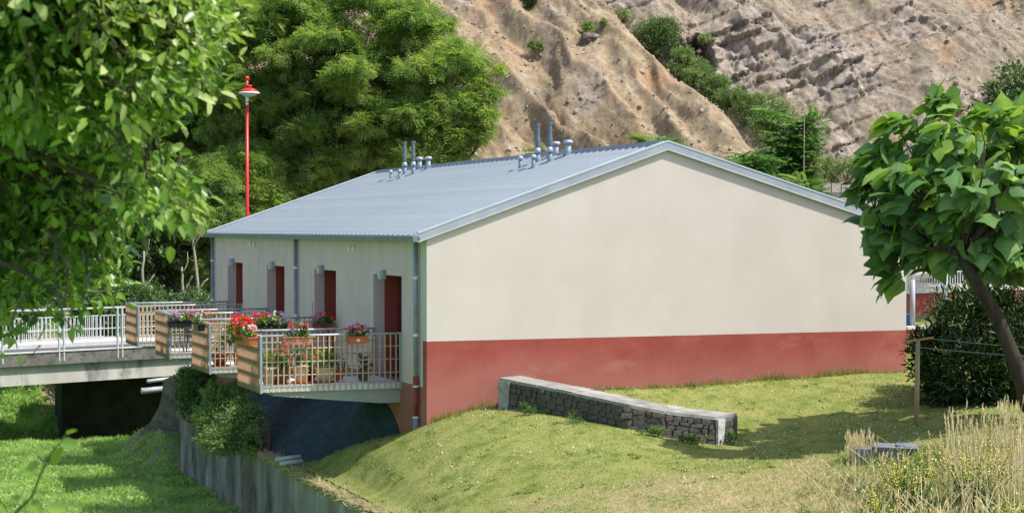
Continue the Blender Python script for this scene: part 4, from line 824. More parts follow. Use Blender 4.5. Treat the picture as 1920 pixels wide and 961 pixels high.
pot('tall leggy red geranium in an orange pot at the back of the nearest balcony', (BX+.72, Y4+.95, .012), .15, .28, 'terracotta', [('f_red', 11), ('f_orange', 4)], (.22, .30, 200), tb=.4)
# second balcony
flower_box('black box crowded with red geraniums at the middle of the second balcony rail', on_rail(488, 622, Y3), .75, 'blackbox', [('f_red', 34), ('f_lilac', 5)], g=320, rad=(.42, .14, .18), tb=.7)
flower_box('black box of white and lilac petunias on the second balcony rail', on_rail(516, 621, Y3), .55, 'blackbox', [('f_lilac', 13), ('f_white', 14)], g=220, rad=(.34, .14, .16))
flower_box('red brown box of red and lilac geraniums by the doorway, second balcony rail', on_rail(606, 619, Y3), .50, 'redbrown', [('f_red', 14), ('f_lilac', 6)], g=200, rad=(.32, .14, .16))
flower_box('black box with sparse silvery plants on the outer end of the second balcony', (BX-.13, Y3+.50, ZT-.20), .60, 'blackbox', [('f_white', 3)], PI/2, 130, gm='l_weed', rad=(.3, .14, .10))
pot('red brown trough pot with white flowering shrub on the second balcony', (BX+.32, Y3+.35, .012), .19, .28, 'redbrown', [('f_white', 9)], (.25, .34, 320), tb=.3, saucer='redbrown')
pot('orange upturned terracotta pot on the second balcony floor', (BX+.75, Y3+.30, .012), .14, .28, 'terracotta', None, (.10, .10, 60))
pot('red pot with pink flowering plant beside the orange terracotta pot on the second balcony', (BX+.95, Y3+.75, .012), .15, .26, 'redbrown', [('f_pink', 6), ('f_white', 3)], (.24, .32, 260), tb=.4)
# third balcony
flower_box('black box with bright pink petunias on the outer part of the third balcony rail', on_rail(352, 613, Y2), .62, 'blackbox', [('f_pink', 15), ('f_lilac', 8)], g=220, rad=(.38, .14, .16), tb=.75)
flower_box('small black box of mauve and white flowers, outer corner of third balcony rail', on_rail(330, 613, Y2, -.0), .45, 'blackbox', [('f_lilac', 9), ('f_white', 6)], g=150, rad=(.28, .14, .14), tb=.7)
flower_box('orange box of salmon flowers in the middle of the third balcony rail', on_rail(386, 612, Y2), .55, 'terracotta', [('f_orange', 8), ('f_pale', 6)], g=150, rad=(.3, .13, .12), tb=.7)
ch = thing('garden_chair', 'black garden chair with slanted back on the third balcony', 'chair', (BX+.75, Y2+.65, .012))
MB().box((0, 0, .40), (.46, .44, .035)).build('seat', M['blackbox'], ch); MB().box((-.25, 0, .72), (.03, .44, .62), Euler((0, math.radians(-16), 0)).to_matrix()).build('backrest', M['blackbox'], ch)
for x, y in ((-.2, -.2), (.2, -.2), (-.2, .2), (.2, .2)): MB().tube([(x, y, .38), (x*1.2, y*1.1, 0)], .018, 6).build('leg', M['blackbox'], ch)
for y in (-.23, .23): MB().tube([(-.26, y, .62), (.2, y, .60), (.22, y, .40)], .018, 6).build('armrest', M['blackbox'], ch)
# umbrella pole sticking up between second and nearest balconies
q = atx(605, 612, -.55); o = MB().tube([(0, 0, 0), (.05, 0, 1.45)], .016, 8).build('folded_parasol_pole', M['pvc']); o.location = (-.55, Y3+.25, .01); tag(o, 'thin pale pole leaning upright beside the second doorway', 'pole')
# ================================================================== GRASS
def grass(name, label, n, xr, yr, zf, hgt, wid, m, mask=None, tintf=None, lean=.5, T=T_BLADE, kind='stuff', cluster=0):
    x = rng.uniform(*xr, n); y = rng.uniform(*yr, n)
    if cluster:
        k = max(1, n//cluster); cx = rng.uniform(*xr, k); cy = rng.uniform(*yr, k); i = rng.integers(0, k, n); x = cx[i]+rng.normal(size=n)*.05; y = cy[i]+rng.normal(size=n)*.05
    if mask is not None: kmask = rng.random(n) < mask(x, y); x, y = x[kmask], y[kmask]
    n = len(x); z = zf(x, y); P = np.stack([x, y, z-.01], 1); A = rng.normal(size=(n, 3))*lean; A[:, 2] = 1; N_ = rng.normal(size=(n, 3)); N_[:, 2] = .1
    h = hgt*(.55+.8*rng.random(n)); tt = tintf(x, y) if tintf is not None else np.full(n, .5)
    o = scatter(T, P, A, N_, h, np.full(n, wid), name, M[m], tt + rng.normal(size=n)*.14, None, kind)
    if label: o['label'] = label
    return o
def in_lawn(x, y):
    a, d = ad(x, y); px = 960+a/d*FPX; return ((px > 380) & (px < 1990) & (d > 20) & ~((x > -.02) & (x < 11.16) & (y > -.02)) & ~((x < .2) & (y > bank_y(x)+.2))).astype(float)
grass('lawn_grass', 'short mown grass covering the lawn around the stone wall', 210000, (-1.68, 13.5), (-15, 5), lawn_z, .045, .011, 'l_lawn', lambda x, y: in_lawn(x, y)*(1-.75*dryness(x, y)), lambda x, y: .46+fbm(x*.8, y*.8, 5, 90)*.34+fbm(x*5, y*5, 2, 91)*.16+.35*dryness(x, y), .8)
grass('dry_grass', 'straw coloured dry grass across the near part of the lawn', 90000, (-1.68, 11), (-17, -1), lawn_z, .12, .010, 'l_dry', lambda x, y: in_lawn(x, y)*dryness(x, y), lambda x, y: .62+fbm(x*1.2, y*1.2, 4, 92)*.5, 1.6)
def clov(x, y): return in_lawn(x, y)*(1-dryness(x, y))*sstep(fbm(x*.55, y*.55, 3, 95), -.05, .4)
grass('lawn_tufts', 'darker clover and grass tufts scattered in the lawn', 26000, (-1.6, 13), (-14, 4), lawn_z, .055, .03, 'l_lawn', lambda x, y: in_lawn(x, y)*(1-dryness(x, y))*sstep(fbm(x*1.3, y*1.3, 4, 94), .02, .4), lambda x, y: .16+x*0, 1.1, cluster=16)
n_ = 7500; x = rng.uniform(-1, 12, n_); y = rng.uniform(-11, 0, n_); k_ = rng.random(n_) < clov(x, y)*.55; x, y = x[k_], y[k_]
P = np.stack([x, y, lawn_z(x, y)+.035], 1); o = scatter(T_DIA, P, rdir(len(P)), rdir(len(P), .6), .028, .05, 'clover_flowers', M['f_white'], np.full(len(P), .5), None, 'stuff'); o['label'] = 'tiny white clover flowers sprinkled over the lawn'
# tall meadow grass, right foreground
def tall_mask(x, y):
    a, d = ad(x, y); px = 960+a/d*FPX; return np.clip(sstep(px + fbm(x*.8, y*.8, 3, 97)*130 + (29-d)*34, 1480, 1740)*(d > 19.5)*(d < 30.8), 0, 1)*(px < 1990)
def tallh(x, y): return .6+.4*sstep(fbm(x*.6, y*.6, 2, 98), -.3, .4)
grass('meadow_grass', 'tall mixed green and straw grasses filling the right foreground', 26000, (0, 11), (-18, -3), lawn_z, .30, .009, 'l_dry', tall_mask, lambda x, y: .34+fbm(x*.9, y*.9, 3, 99)*.75, .85, cluster=9)
grass('meadow_greens', 'leafy green undergrowth between the tall grasses', 30000, (0, 11), (-18, -3), lawn_z, .26, .018, 'l_weed', tall_mask, lambda x, y: .5+fbm(x*.9, y*.9, 3, 101)*.4, 1.0, cluster=12)
grass('rough_fringe', 'knee high straw tufts along the edge of the mown lawn', 9000, (-1, 10), (-17, -4), lawn_z, .17, .009, 'l_dry', lambda x, y: in_lawn(x, y)*dryness(x, y)*sstep(fbm(x*1.1, y*1.1, 3, 103), .0, .5), lambda x, y: .5+fbm(x, y, 2, 104)*.4, .7, cluster=14)
def stalks(n, xf, name, label, hmin, hmax, m, seedlen=.10, seedw=.016, lean=.16, tint=.8, spots=None):
    V = []; F = []; T_ = []
    for i in range(n):
        x, y = xf(); z = gz((x, y)); h = random.uniform(hmin, hmax); dx, dy = random.gauss(0, lean)*h, random.gauss(0, lean)*h; w = .0045; t = tint+random.gauss(0, .12)
        ps = [(x+dx*s*s, y+dy*s*s, z+h*s) for s in (0, .4, .75, 1)]; b = len(V)
        for (qx, qy, qz) in ps: V.append((qx-w*rt[0], qy-w*rt[1], qz)); V.append((qx+w*rt[0], qy+w*rt[1], qz)); T_ += [t, t]
        for j in range(3): F.append((b+2*j, b+2*j+1, b+2*j+3, b+2*j+2))
        qx, qy, qz = ps[-1]
        for j in range(9):     # seed head
            s = j/8; r = seedw*(.5+math.sin(PI*min(1, s*.9+.1))); a_ = random.uniform(0, 2*PI); b = len(V); zz = qz-seedlen*(1-s)*.9; ox = dx*.25*(s-1)*seedlen; c_, s_ = math.cos(a_)*r, math.sin(a_)*r
            V += [(qx+ox, qy, zz), (qx+ox+c_, qy+s_, zz+.012), (qx+ox+c_*.7, qy+s_*.7, zz+.04), (qx+ox, qy, zz+.03)]; T_ += [min(1, t+.12)]*4; F.append((b, b+1, b+2, b+3))
    return tag(link(name, np_mesh(name, V, F, T_), M[m]), label, None, None, 'stuff')
def region(px0, px1, d0, d1):
    def f():
        d = random.uniform(d0, d1); a = (random.uniform(px0, px1)-960)/FPX*d; return xy(a, d)
    return f
stalks(150, region(1775, 1925, 25, 29.5), 'seeding_grass', 'tall pale feathery grass heads standing against the dark laurel', .55, 1.05, 'l_dry', .16, .016, .09, .85)
stalks(360, region(1560, 1925, 20, 28.5), 'seeding_grass', 'scattered straw coloured seed heads arching over the right foreground', .38, .72, 'l_dry', .12, .012, .5, .8)
stalks(60, region(1590, 1640, 29.5, 30.5), 'seeding_grass', 'small pale grass clump in front of the blue grey block', .35, .55, 'l_dry', .10, .014, .08, .8)
stalks(120, region(1300, 1600, 25, 29), 'seeding_grass', 'sparse short straw stalks at the edge of the dry lawn', .12, .28, 'l_dry', .06, .008, .35, .75)
n_ = 60; xy_ = np.array([region(1500, 1915, 20, 27)() for _ in range(n_)]); P = np.stack([xy_[:, 0], xy_[:, 1], lawn_z(xy_[:, 0], xy_[:, 1])+rng.uniform(.2, .38, n_)], 1); P = np.repeat(P, 5, 0)
o = scatter(T_DIA, P, rdir(len(P)), rdir(len(P), .8), .035, .05, 'white_wildflowers', M['f_white'], np.full(len(P), .5), None, 'stuff'); o['label'] = 'small white wildflowers dotted through the tall grass'
def yellow_plant(label, px, d, n, h, w):
    a = (px-960)/FPX*d; x, y = xy(a, d); z = gz((x, y)); t = thing('yellow_flower_plant', label, 'wildflower', (x, y, z), 'yellow flowering weeds in the tall grass'); mb = MB(); P = []; L_ = []
    for i in range(n):
        bx, by = random.gauss(0, w*.4), random.gauss(0, w*.4); hh = h*random.uniform(.6, 1.05); tx, ty = bx*1.7+random.gauss(0, .05), by*1.7+random.gauss(0, .05)
        mb.tube([(bx*.5, by*.5, 0), (bx, by, hh*.5), (tx, ty, hh)], [.008, .006, .003], 4, False)
        for s in np.linspace(.45, 1, 24): P.append((bx+(tx-bx)*(s-.5)*2*(s > .5)+random.gauss(0, .011), by+(ty-by)*(s-.5)*2*(s > .5)+random.gauss(0, .011), hh*s))
        for s in np.linspace(.05, .6, 9): L_.append((bx*(s+.4), by*(s+.4), hh*s))
    mb.build('stems', M['l_weed'], t); P = np.array(P); scatter(T_DIA, P, rdir(len(P)), rdir(len(P), .4), .028, .045, 'blossoms', M['f_yellow'], np.full(len(P), .5), t)
    L_ = np.array(L_); scatter(T_OVAL, L_, rdir(len(L_), .1), rdir(len(L_), .9), .11, .05, 'leaves', M['l_weed'], .35+.2*rng.random(len(L_)), t)
yellow_plant('broad clump of yellow flower spikes in front of the base of the clothes line post', 1700, 26.5, 46, .86, .48)
yellow_plant('slender yellow flower spikes at the left side of the yellow clump near the post', 1655, 25.5, 14, .62, .22)
yellow_plant('wide yellow flowering clump in front of the laurel, right of the clothes line post', 1830, 26.2, 50, .90, .58)
yellow_plant('low yellow flowering weed in front, below the broad yellow clump', 1735, 23.5, 22, .62, .34)
yellow_plant('sparse yellow flowering weed at the far right of the tall grass', 1905, 24.5, 12, .60, .28)
def weed(label, px, py, d, h, r, n, m='l_weed', tb=.4, ls=.09, base=None):
    a = (px-960)/FPX*d; x, y = xy(a, d); z = gz((x, y)) if base is None else base; t = thing('weed', label, 'weed', (x, y, z), None)
    MB().tube([(0, 0, 0), (.02, 0, h*.9)], [.01, .005], 5).build('stem', M['l_weed'], t); clump_leaves([((x, y, z+h*.5), (r, r, h*.5))], n, T_OVAL, ls, ls*.7, M[m], t, 'leaves', tb, .1, .5, -.1); return t
weed('grey green leafy weed with pale leaves amid the dry grass at the bottom', 1712, 0, 22, .75, .11, 170, tb=.55); weed('dark green thistle like weed near the lower right corner', 1855, 0, 22.5, .62, .12, 200, tb=.05)
q = fr[-1]; x_, y_ = q[0]+.35, q[1]-.15
t = thing('weed', 'leafy ivy weed growing up the whitewashed end of the stone wall', 'weed', (x_, y_, gz((x_, y_)))); clump_leaves([((x_, y_+.05, gz((x_, y_))+.16), (.18, .13, .18))], 180, T_OVAL, .05, .05, M['l_weed'], t, 'leaves', .55, .1, .5, -.1)
for i_, (f_, lab) in enumerate(((.8, 'first clump of green weeds at the foot of the stone wall, nearest the gable'), (2.0, 'thin trailing weeds midway along the foot of the stone wall'), (3.9, 'bright green leafy weed low on the dark face of the stone wall'), (4.7, 'second bright green weed against the stone wall, towards its free end'))):
    q = ip(fr, f_); x_, y_ = q[0]-.16, q[1]-.18; z_ = gz((x_, y_)); t = thing('weed', lab, 'weed', (x_, y_, z_)); clump_leaves([((x_, y_, z_+.09), (.34, .12, .15))], 230, T_OVAL if i_ > 1 else T_BLADE, .07, .04 if i_ > 1 else .012, M['l_weed'], t, 'leaves', .4, .1, .5, .1)
# ================================================================== RIVER BED GREENS
def bed_mask(x, y):
    a, d = ad(x, y); px = 960+a/d*FPX; return ((px > -60) & (px < 480) & (x < -1.99) & (d > 38)).astype(float)*(1-.8*bed_dirt(x, y))
grass('river_bed_grass', 'bright lush green weeds covering the river bed', 175000, (-13, -1.99), (1, 31), bed_z, .16, .035, 'l_bed', bed_mask, lambda x, y: .55+fbm(x*.7, y*.7, 4, 110)*.38, .95)
grass('river_bed_herbs', 'small leafy herbs scattered in the green river bed', 26000, (-13, -1.99), (3, 24), lambda x, y: bed_z(x, y)+.08, .12, .10, 'l_bed', lambda x, y: bed_mask(x, y)*sstep(fbm(x*.6, y*.6, 3, 112), -.3, .3), lambda x, y: .62+fbm(x*.9, y*.9, 3, 113)*.3, 1.2, T=T_OVAL)
grass('bank_greens', 'green weeds on the sunlit bank seen under the bridge', 30000, (-14, -.5), (30, 37), bed_z, .26, .07, 'l_bed', lambda x, y: (1-.85*bed_dirt(x, y)), lambda x, y: .6+fbm(x*.7, y*.7, 3, 115)*.3, 1.0)
wl = M['l_dry']
n_ = 5200; yy = rng.uniform(-12, 9.5, n_); xx = -1.86+rng.normal(size=n_)*.10; P = np.stack([xx, yy, np.full(n_, -1.92)], 1); A_ = rng.normal(size=(n_, 3))*.8; A_[:, 0] -= .6; A_[:, 2] += .15
o = scatter(T_BLADE, P, A_, rdir(n_, .3), .20*(.4+rng.random(n_)), np.full(n_, .012), 'wall_top_grass', wl, .6+rng.normal(size=n_)*.2, None, 'stuff'); o['label'] = 'dry brown grass and roots hanging over the top of the retaining wall'
# ================================================================== SHRUBS ON THE WALL TOP
def shrub(name, label, cat, clumps, per, T, ls, ws, m, group=None, bark='bark', base=None, r0=.04, **kw):
    cs = np.array([c[0] for c in clumps]); zlo = min(c[0][2]-c[1][2]*.9 for c in clumps); b = base if base is not None else (cs[:, 0].mean(), cs[:, 1].mean(), zlo)
    t = thing(name, label, cat, b, group); Bq = np.array(t.location); mb = MB()
    for c, r in clumps: mb.tube([p-Bq for p in bent(b, c, 4, .1)], [r0, r0*.8, r0*.6, r0*.4, r0*.25], 5)
    mb.build('stems', M[bark], t, True); clump_leaves(clumps, per, T, ls, ws, M[m], t, 'foliage', **kw); return t
shrub('bush', 'green bush growing over the retaining wall, just left of the nearest balcony', 'bush', [blob(428, 765, 41.8, 42, 40), blob(400, 790, 41.6, 36, 36), blob(450, 800, 41.2, 42, 42), blob(425, 825, 41.0, 46, 30), blob(468, 825, 40.8, 22, 26), blob(395, 740, 41.9, 16, 26), blob(452, 752, 41.6, 20, 30), blob(478, 778, 41.3, 14, 22), blob(388, 822, 41.2, 20, 14), blob(432, 735, 41.9, 12, 20)], 1500, T_OVAL, .11, .035, 'l_bush', base=(-1.75, 6.2, -2.0), tb=.75, zup=.6, droop=.25, tn=.25)
shrub('bush', 'darker green bush behind the first one, at the foot of the third balcony panel', 'bush', [blob(372, 722, 48, 34, 34), blob(365, 755, 47.5, 30, 34), blob(385, 775, 47, 28, 28), blob(352, 705, 48.5, 22, 18), blob(385, 695, 48, 14, 22), blob(342, 735, 48, 12, 20)], 1300, T_OVAL, .10, .055, 'l_dark', base=(-1.8, 11.5, -2.0), tb=.62, droop=0)
n_ = 5200; xx = rng.uniform(.05, 11.1, n_); P = np.stack([xx, -.02-np.abs(rng.normal(size=n_))*.07, lawn_z(xx, xx*0-.05)-.02], 1); A_ = rng.normal(size=(n_, 3))*.35; A_[:, 2] += 1
o = scatter(T_BLADE, P, A_, rdir(n_, 0), (.05+.16*rng.random(n_)**2.5)*(.6+.8*sstep(fbm(xx*1.4, xx*0, 3, 120), -.2, .6)), np.full(n_, .011), 'wall_foot_grass', M['l_lawn'], .45+rng.normal(size=n_)*.25, None, 'stuff'); o['label'] = 'longer unmown grass along the foot of the red wall base'
stx = [(random.uniform(-2.05, -1.7), random.uniform(5, 9)) for _ in range(40)]
# ================================================================== LARGE LEAVED TREE (right)
cat_px = [(1765, 205, 30, 44, 26), (1690, 250, 30.2, 52, 34), (1775, 275, 29.7, 75, 52), (1660, 300, 30.3, 40, 34), (1715, 345, 29.6, 80, 60), (1680, 405, 30.0, 55, 48), (1800, 360, 29.4, 85, 62), (1850, 290, 30.2, 80, 48), (1910, 250, 30.5, 75, 38),
          (1880, 370, 29.6, 85, 70), (1760, 430, 29.8, 85, 52), (1850, 450, 30, 85, 50), (1940, 430, 30, 80, 70), (1960, 330, 30.3, 80, 70), (1685, 470, 30.4, 30, 30), (1990, 250, 31, 80, 50), (2060, 380, 30.4, 100, 100), (1900, 300, 31.8, 120, 80), (1800, 330, 31.6, 110, 80), (1660, 445, 30.4, 24, 34), (2050, 250, 31.5, 90, 60), (1925, 500, 30, 60, 40), (1640, 345, 30.2, 26, 26), (1672, 505, 30.2, 22, 30), (1705, 455, 30, 46, 40), (1735, 480, 30.1, 30, 30), (1640, 420, 30.3, 20, 34), (1800, 465, 29.6, 44, 34), (1860, 480, 29.8, 44, 30), (1765, 182, 30, 16, 12), (1688, 232, 30, 20, 12), (1635, 295, 30, 16, 14), (1835, 222, 30, 18, 12), (1885, 215, 30, 22, 12), (1612, 348, 30, 14, 16), (1900, 470, 29.6, 50, 50)]
cl = [blob(q[0], q[1], q[2]+2.2, q[3], q[4]) for q in cat_px]; bz = at(1975, 0, 32); base = (bz[0], bz[1], gz(bz)-.1); fk = at(1803, 478, 31.6)
catt = thing('large_leaved_tree', 'tree with big heart shaped leaves and a leaning brown trunk at the right edge', 'tree', base); Bc = np.array(catt.location)
tp_ = [np.array(base), at(1928, 760, 31.9), at(1905, 680, 31.8), at(1868, 590, 31.7), at(1830, 530, 31.6), fk]
MB().tube([p-Bc for p in tp_], [.19, .145, .13, .12, .11, .10], 12).build('trunk', M['barkcat'], catt, True)
for e, w in (((1690, 330), .06), ((1765, 240), .07), ((1860, 330), .07), ((1730, 430), .05), ((1950, 330), .07)):
    MB().tube([q-Bc for q in bent(fk, at(e[0], e[1], 31.6), 5, .08)], [w, w*.85, w*.7, w*.5, w*.4, w*.25], 8).build('limb', M['barkcat'], catt, True)
mb = MB(); P = []; A_ = []; N_ = []; TT = []; LS = []
for c, r in cl:
    c = np.array(c); r = np.array(r); n_ = int(40*(r[0]*r[1])/(.7*.55))+10
    mb.tube([q-Bc for q in bent(fk, c, 4, .12)], [.03, .025, .02, .015, .01], 4)
    dirs = rdir(n_, .25); rr2 = (.55+.45*rng.random(n_))[:, None]; q = c+dirs*r*rr2
    out = q-np.array(at(1850, 400, 32.5)); out[:, 2] *= .35; ax = unit(out)*.8+rng.normal(size=(n_, 3))*.45; ax[:, 2] -= .75*rng.random(n_)+.20
    nn = rng.normal(size=(n_, 3))*.32+unit(out)*.55; nn[:, 2] += .55; P.append(q); A_.append(ax); N_.append(nn)
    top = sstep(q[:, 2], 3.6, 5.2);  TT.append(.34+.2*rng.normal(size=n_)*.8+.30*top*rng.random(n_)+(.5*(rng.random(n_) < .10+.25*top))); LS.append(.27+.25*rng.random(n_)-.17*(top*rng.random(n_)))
    for k in range(0, n_, 3): mb.tube([c-Bc, q[k]-Bc], [.008, .005], 3, False)
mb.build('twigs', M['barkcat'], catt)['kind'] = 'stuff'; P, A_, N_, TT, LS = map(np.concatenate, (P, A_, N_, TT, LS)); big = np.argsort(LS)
idx = rng.permutation(len(P)); n1 = idx[:290]; rest = idx[290:]
def one_leaf_meshes():
    out = []
    for tv in (.22, .38, .52, .9):
        for k in range(2):
            V = T_HEART[0].copy(); V[:, 2] += rng.normal(size=len(V))*.025; out.append(np_mesh('leaf', V, T_HEART[1], np.clip(tv+T_SH[13], 0, 1)))
    for me in out: me.materials.append(M['l_cat'])
    return out
LM = one_leaf_meshes(); Pn = P[n1]; Xn = unit(A_[n1]); Zn = unit(N_[n1]-Xn*np.sum(N_[n1]*Xn, 1, keepdims=True)); Yn = np.cross(Zn, Xn)
for i in range(len(n1)):
    k = int(np.argmin([abs(TT[n1[i]]-v) for v in (.22, .38, .52, .9)]))*2+i % 2; o = bpy.data.objects.new('leaf', LM[k]); C.objects.link(o); o.parent = catt; s = LS[n1[i]]
    Mx = Matrix((tuple(Xn[i]), tuple(Yn[i]), tuple(Zn[i]))).transposed(); o.matrix_local = Matrix.Translation(Vector(Pn[i]-Bc)) @ Mx.to_4x4() @ Matrix.Scale(float(s), 4)
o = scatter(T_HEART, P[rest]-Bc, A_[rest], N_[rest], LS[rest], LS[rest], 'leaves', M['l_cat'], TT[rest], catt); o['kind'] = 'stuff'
# laurel
b = atz(1810, 790, -.35); kx = [(1755, 660, 35.6, 44, 60), (1800, 610, 34.5, 60, 70), (1860, 600, 34.8, 60, 80), (1820, 700, 34, 80, 70), (1900, 680, 34, 70, 90), (1960, 640, 34.5, 70, 120), (1752, 640, 34.8, 22, 30), (1770, 735, 34.2, 45, 40), (1725, 665, 34.6, 20, 45), (1850, 575, 34.8, 34, 30), (1735, 700, 34.5, 24, 40), (1870, 750, 34, 60, 40)]
shrub('laurel_bush', 'dense dark glossy laurel bush behind the clothes line post and its wires', 'bush', [blob(q[0], q[1], 36.0+(q[2]-34.4), q[3], q[4]) for q in kx], 1500, T_OVAL, .15, .06, 'l_laurel', base=tuple(at(1840, 770, 36)), droop=.35, zup=.35, tb=.42, tn=.2)
# ================================================================== HILLSIDE VEGETATION
def hillbush(label, px, py, rpx, h=1.0, m='l_bush', tb=.5, per=700, name='shrub', nc=4, ls=.16, off=0, group='shrubs on the quarried hillside', T=T_DIA, cat='shrub'):
    p, d = hit(px, py+rpx*h*.6); r = rpx*1.18*d/FPX; cl = []; R_ = np.random.default_rng(int(px+py))
    for i in range(nc):
        q = p + rt*R_.uniform(-.5, .5)*r + np.array([0, 0, r*h*(.35+R_.uniform(0, .75))]) - fw*(off+R_.uniform(-.2, .4)*r); cl.append((tuple(q), (r*.68, r*.6, r*h*.62)))
    return shrub(name, label, cat, cl, per, T, ls, ls*.75, m, group, base=tuple(p-np.array([0, 0, .1])), r0=.05*r, tb=tb, zup=.6, droop=0)
hillbush('round dense dark green tree at the top of the spur beside the rock outcrop', 1233, 86, 42, .95, 'l_dark', .62, 1700, 'round_bush', 7, .15, .4)
hillbush('dark green bush cut by the top edge, on the tan slope above the flues', 996, 4, 17, .9, 'l_dark', .6, 600)
for i, (px, py, rp, lab, tb, m) in enumerate([
    (1283, 112, 22, 'pale shrub just right of the round dark tree', .7, 'l_bush'), (1262, 135, 17, 'small grey shrub below the round dark tree', .45, 'l_bush'), (1300, 150, 26, 'yellowish shrub in the gully under the rock outcrop', .75, 'l_bush'),
    (1335, 165, 26, 'mid green shrub halfway up the gully', .5, 'l_bush'), (1365, 188, 28, 'dense green shrub in the middle of the gully', .42, 'l_bush'), (1398, 215, 34, 'large dark shrub in the gully above the leafy sapling', .35, 'l_bush'),
    (1425, 205, 26, 'light green shrub at the top right of the gully thicket', .68, 'l_bush'), (1440, 240, 34, 'bushy shrub directly behind the leafy sapling', .5, 'l_bush'), (1470, 215, 28, 'light shrub at the right side of the gully thicket', .65, 'l_bush'),
    (1322, 78, 12, 'lone sapling in the dark hollow of the rock outcrop', .85, 'l_bush'), (1168, 32, 18, 'olive shrub left of the rock outcrop near the top edge', .7, 'l_bush'), (1003, 93, 11, 'small grey green shrub on the open slope', .5, 'l_bush'),
    (1098, 57, 13, 'small green tuft above the lone boulder', .8, 'l_bush'), (1133, 45, 7, 'tiny green tuft to the right above the lone boulder', .8, 'l_bush'), (1312, 132, 24, 'soft green shrub filling the upper gully left of the hollow', .6, 'l_bush'), (1350, 160, 22, 'pale green shrub on the right bank of the gully', .7, 'l_bush'), (1385, 195, 26, 'grey green shrub right of the middle of the gully', .6, 'l_bush'), (1455, 270, 30, 'low shrub in front of the leafy sapling at the foot of the spur', .55, 'l_bush'), (1500, 290, 26, 'shrub just right of the base of the tall leafy sapling', .6, 'l_bush'), (1590, 322, 30, 'round grey green shrub above the panelled wall', .6, 'l_bush'),
    (1560, 330, 20, 'pale shrub at the left end of the panelled wall', .6, 'l_bush'), (1640, 335, 24, 'low green shrub right of the round one above the panelled wall', .65, 'l_bush'), (1540, 325, 24, 'green shrub at the foot of the hill above the roof edge', .55, 'l_bush')]):
    hillbush(lab, px, py, rp, .85, m, tb, 520 if rp > 20 else 260, off=.3 if py < 250 else 1.0, ls=.13)
def sapling(label, px, py, d, w, h, nfr, seed=0, tb=.45):
    r = np.random.default_rng(seed); top = at(px, py, d); bot = top.copy(); bot[2] = top[2]-h; t = thing('leafy_sapling', label, 'sapling', tuple(bot), 'saplings with long compound leaves behind the roof'); Bq = np.array(t.location); mb = MB(); P = []; A_ = []
    ns = max(2, int(w/.55))
    for s in range(ns):
        e = top+rt*r.uniform(-.5, .5)*w*.75+np.array([0, 0, -r.uniform(0, .35)*h]); st = bot+rt*r.uniform(-.2, .2)*w; ps = bent(st, e, 5, .06); mb.tube([p-Bq for p in ps], [.05, .04, .035, .025, .018, .01], 5)
        for k in range(2*nfr//ns):
            u_ = r.random()**.7; c = st+(e-st)*(.25+.75*u_); a_ = r.uniform(0, 2*PI); P.append(c); A_.append((math.cos(a_), math.sin(a_), r.uniform(-.35, .7)))
    mb.build('stems', M['barkpale'], t, True); P = np.array(P)-Bq; A_ = np.array(A_); N_ = r.normal(size=P.shape)*.25; N_[:, 2] += 1
    scatter(T_PIN7, P, A_, N_, .80*(.7+.6*r.random(len(P))), .95, 'foliage', M['l_ail'], tb+r.normal(size=len(P))*.2, t)
sapling('tall leafy sapling with long feathery leaves rising right of the roof ridge', 1478, 196, 74, 2.9, 5.2, 300, 1, .6)
sapling('lower leafy sapling with drooping dark leaves just above the right roof slope', 1415, 275, 72, 1.5, 3.2, 90, 2, .42)
sapling('bright leafy sapling touching the roof edge left of the panelled wall', 1530, 330, 71, 2.0, 2.6, 130, 3, .72)
sapling('small leafy sapling peeking over the ridge left of the gable peak', 1226, 228, 70, 1.25, 3.2, 64, 4, .65)
sapling('pale leafy sapling tips behind the near pair of flues', 1100, 262, 70, 1.0, 2.6, 34, 5, .65); sapling('leafy sapling tips between the near flues', 1022, 262, 71, .5, 2.4, 16, 6, .6)
# thin dead stalk
ds = at(1507, 182, 73); o = MB().tube([(0, 0, -4.5), (.03, 0, -1), (0, 0, 0)], [.03, .02, .01], 5).build('dead_stalk', M['barkpale']); o.location = tuple(ds); tag(o, 'thin pale dead stalk standing up beside the tall leafy sapling', 'stalk')
# dark tree at the upper right
ct = [blob(1880, 190, 58, 50, 40), blob(1920, 165, 58.5, 60, 50), (blob(1850, 250, 58, 34, 50)), blob(1900, 250, 58, 60, 60), blob(1960, 220, 59, 70, 80), blob(1930, 320, 58, 80, 60)]
bt = at(1935, 600, 58.6); make_tree('dark_tree', 'dark green broadleaf tree behind the large leaved tree at the right edge', 'tree', None, (bt[0], bt[1], -.3), at(1925, 330, 58.6), ct, 1500, T_OVAL, .17, .12, 'l_dark', 'bark', .22, nlimb=5, tb=.5)
# ================================================================== WOODLAND ON THE LEFT
def big_tree(label, bpx, bd, fpy, cl, per, m, r0, group, tb=.5, T=T_PIN, ls=.32, ws=.40, name='locust_tree', zup=.75, base_z=-.8, **kw):
    b = at(bpx, 500, bd); f = at(bpx+random.uniform(-20, 20), fpy, bd); return make_tree(name, label, 'tree', group, (b[0], b[1], base_z), f, cl, per, T, ls, ws, m, 'bark', r0, nlimb=9, tb=tb, zup=zup, droop=-.15, **kw)
G = 'sunlit locust trees behind the building'
big_tree('tall sunlit locust tree rising behind the middle of the metal roof', 690, 74, 400, fill(690, 170, 74, 165, 215, 3.2, 100, .86, .38, seed=11)+[blob(q[0], q[1], 73, q[2], q[3]) for q in ((600, 330, 60, 26), (680, 290, 70, 30), (760, 290, 60, 26), (640, 230, 60, 28), (700, 120, 66, 30), (760, 60, 64, 30), (640, 60, 60, 32), (800, 120, 40, 22))], 400, 'l_rob', .24, G, shell=.1, tb=.58)
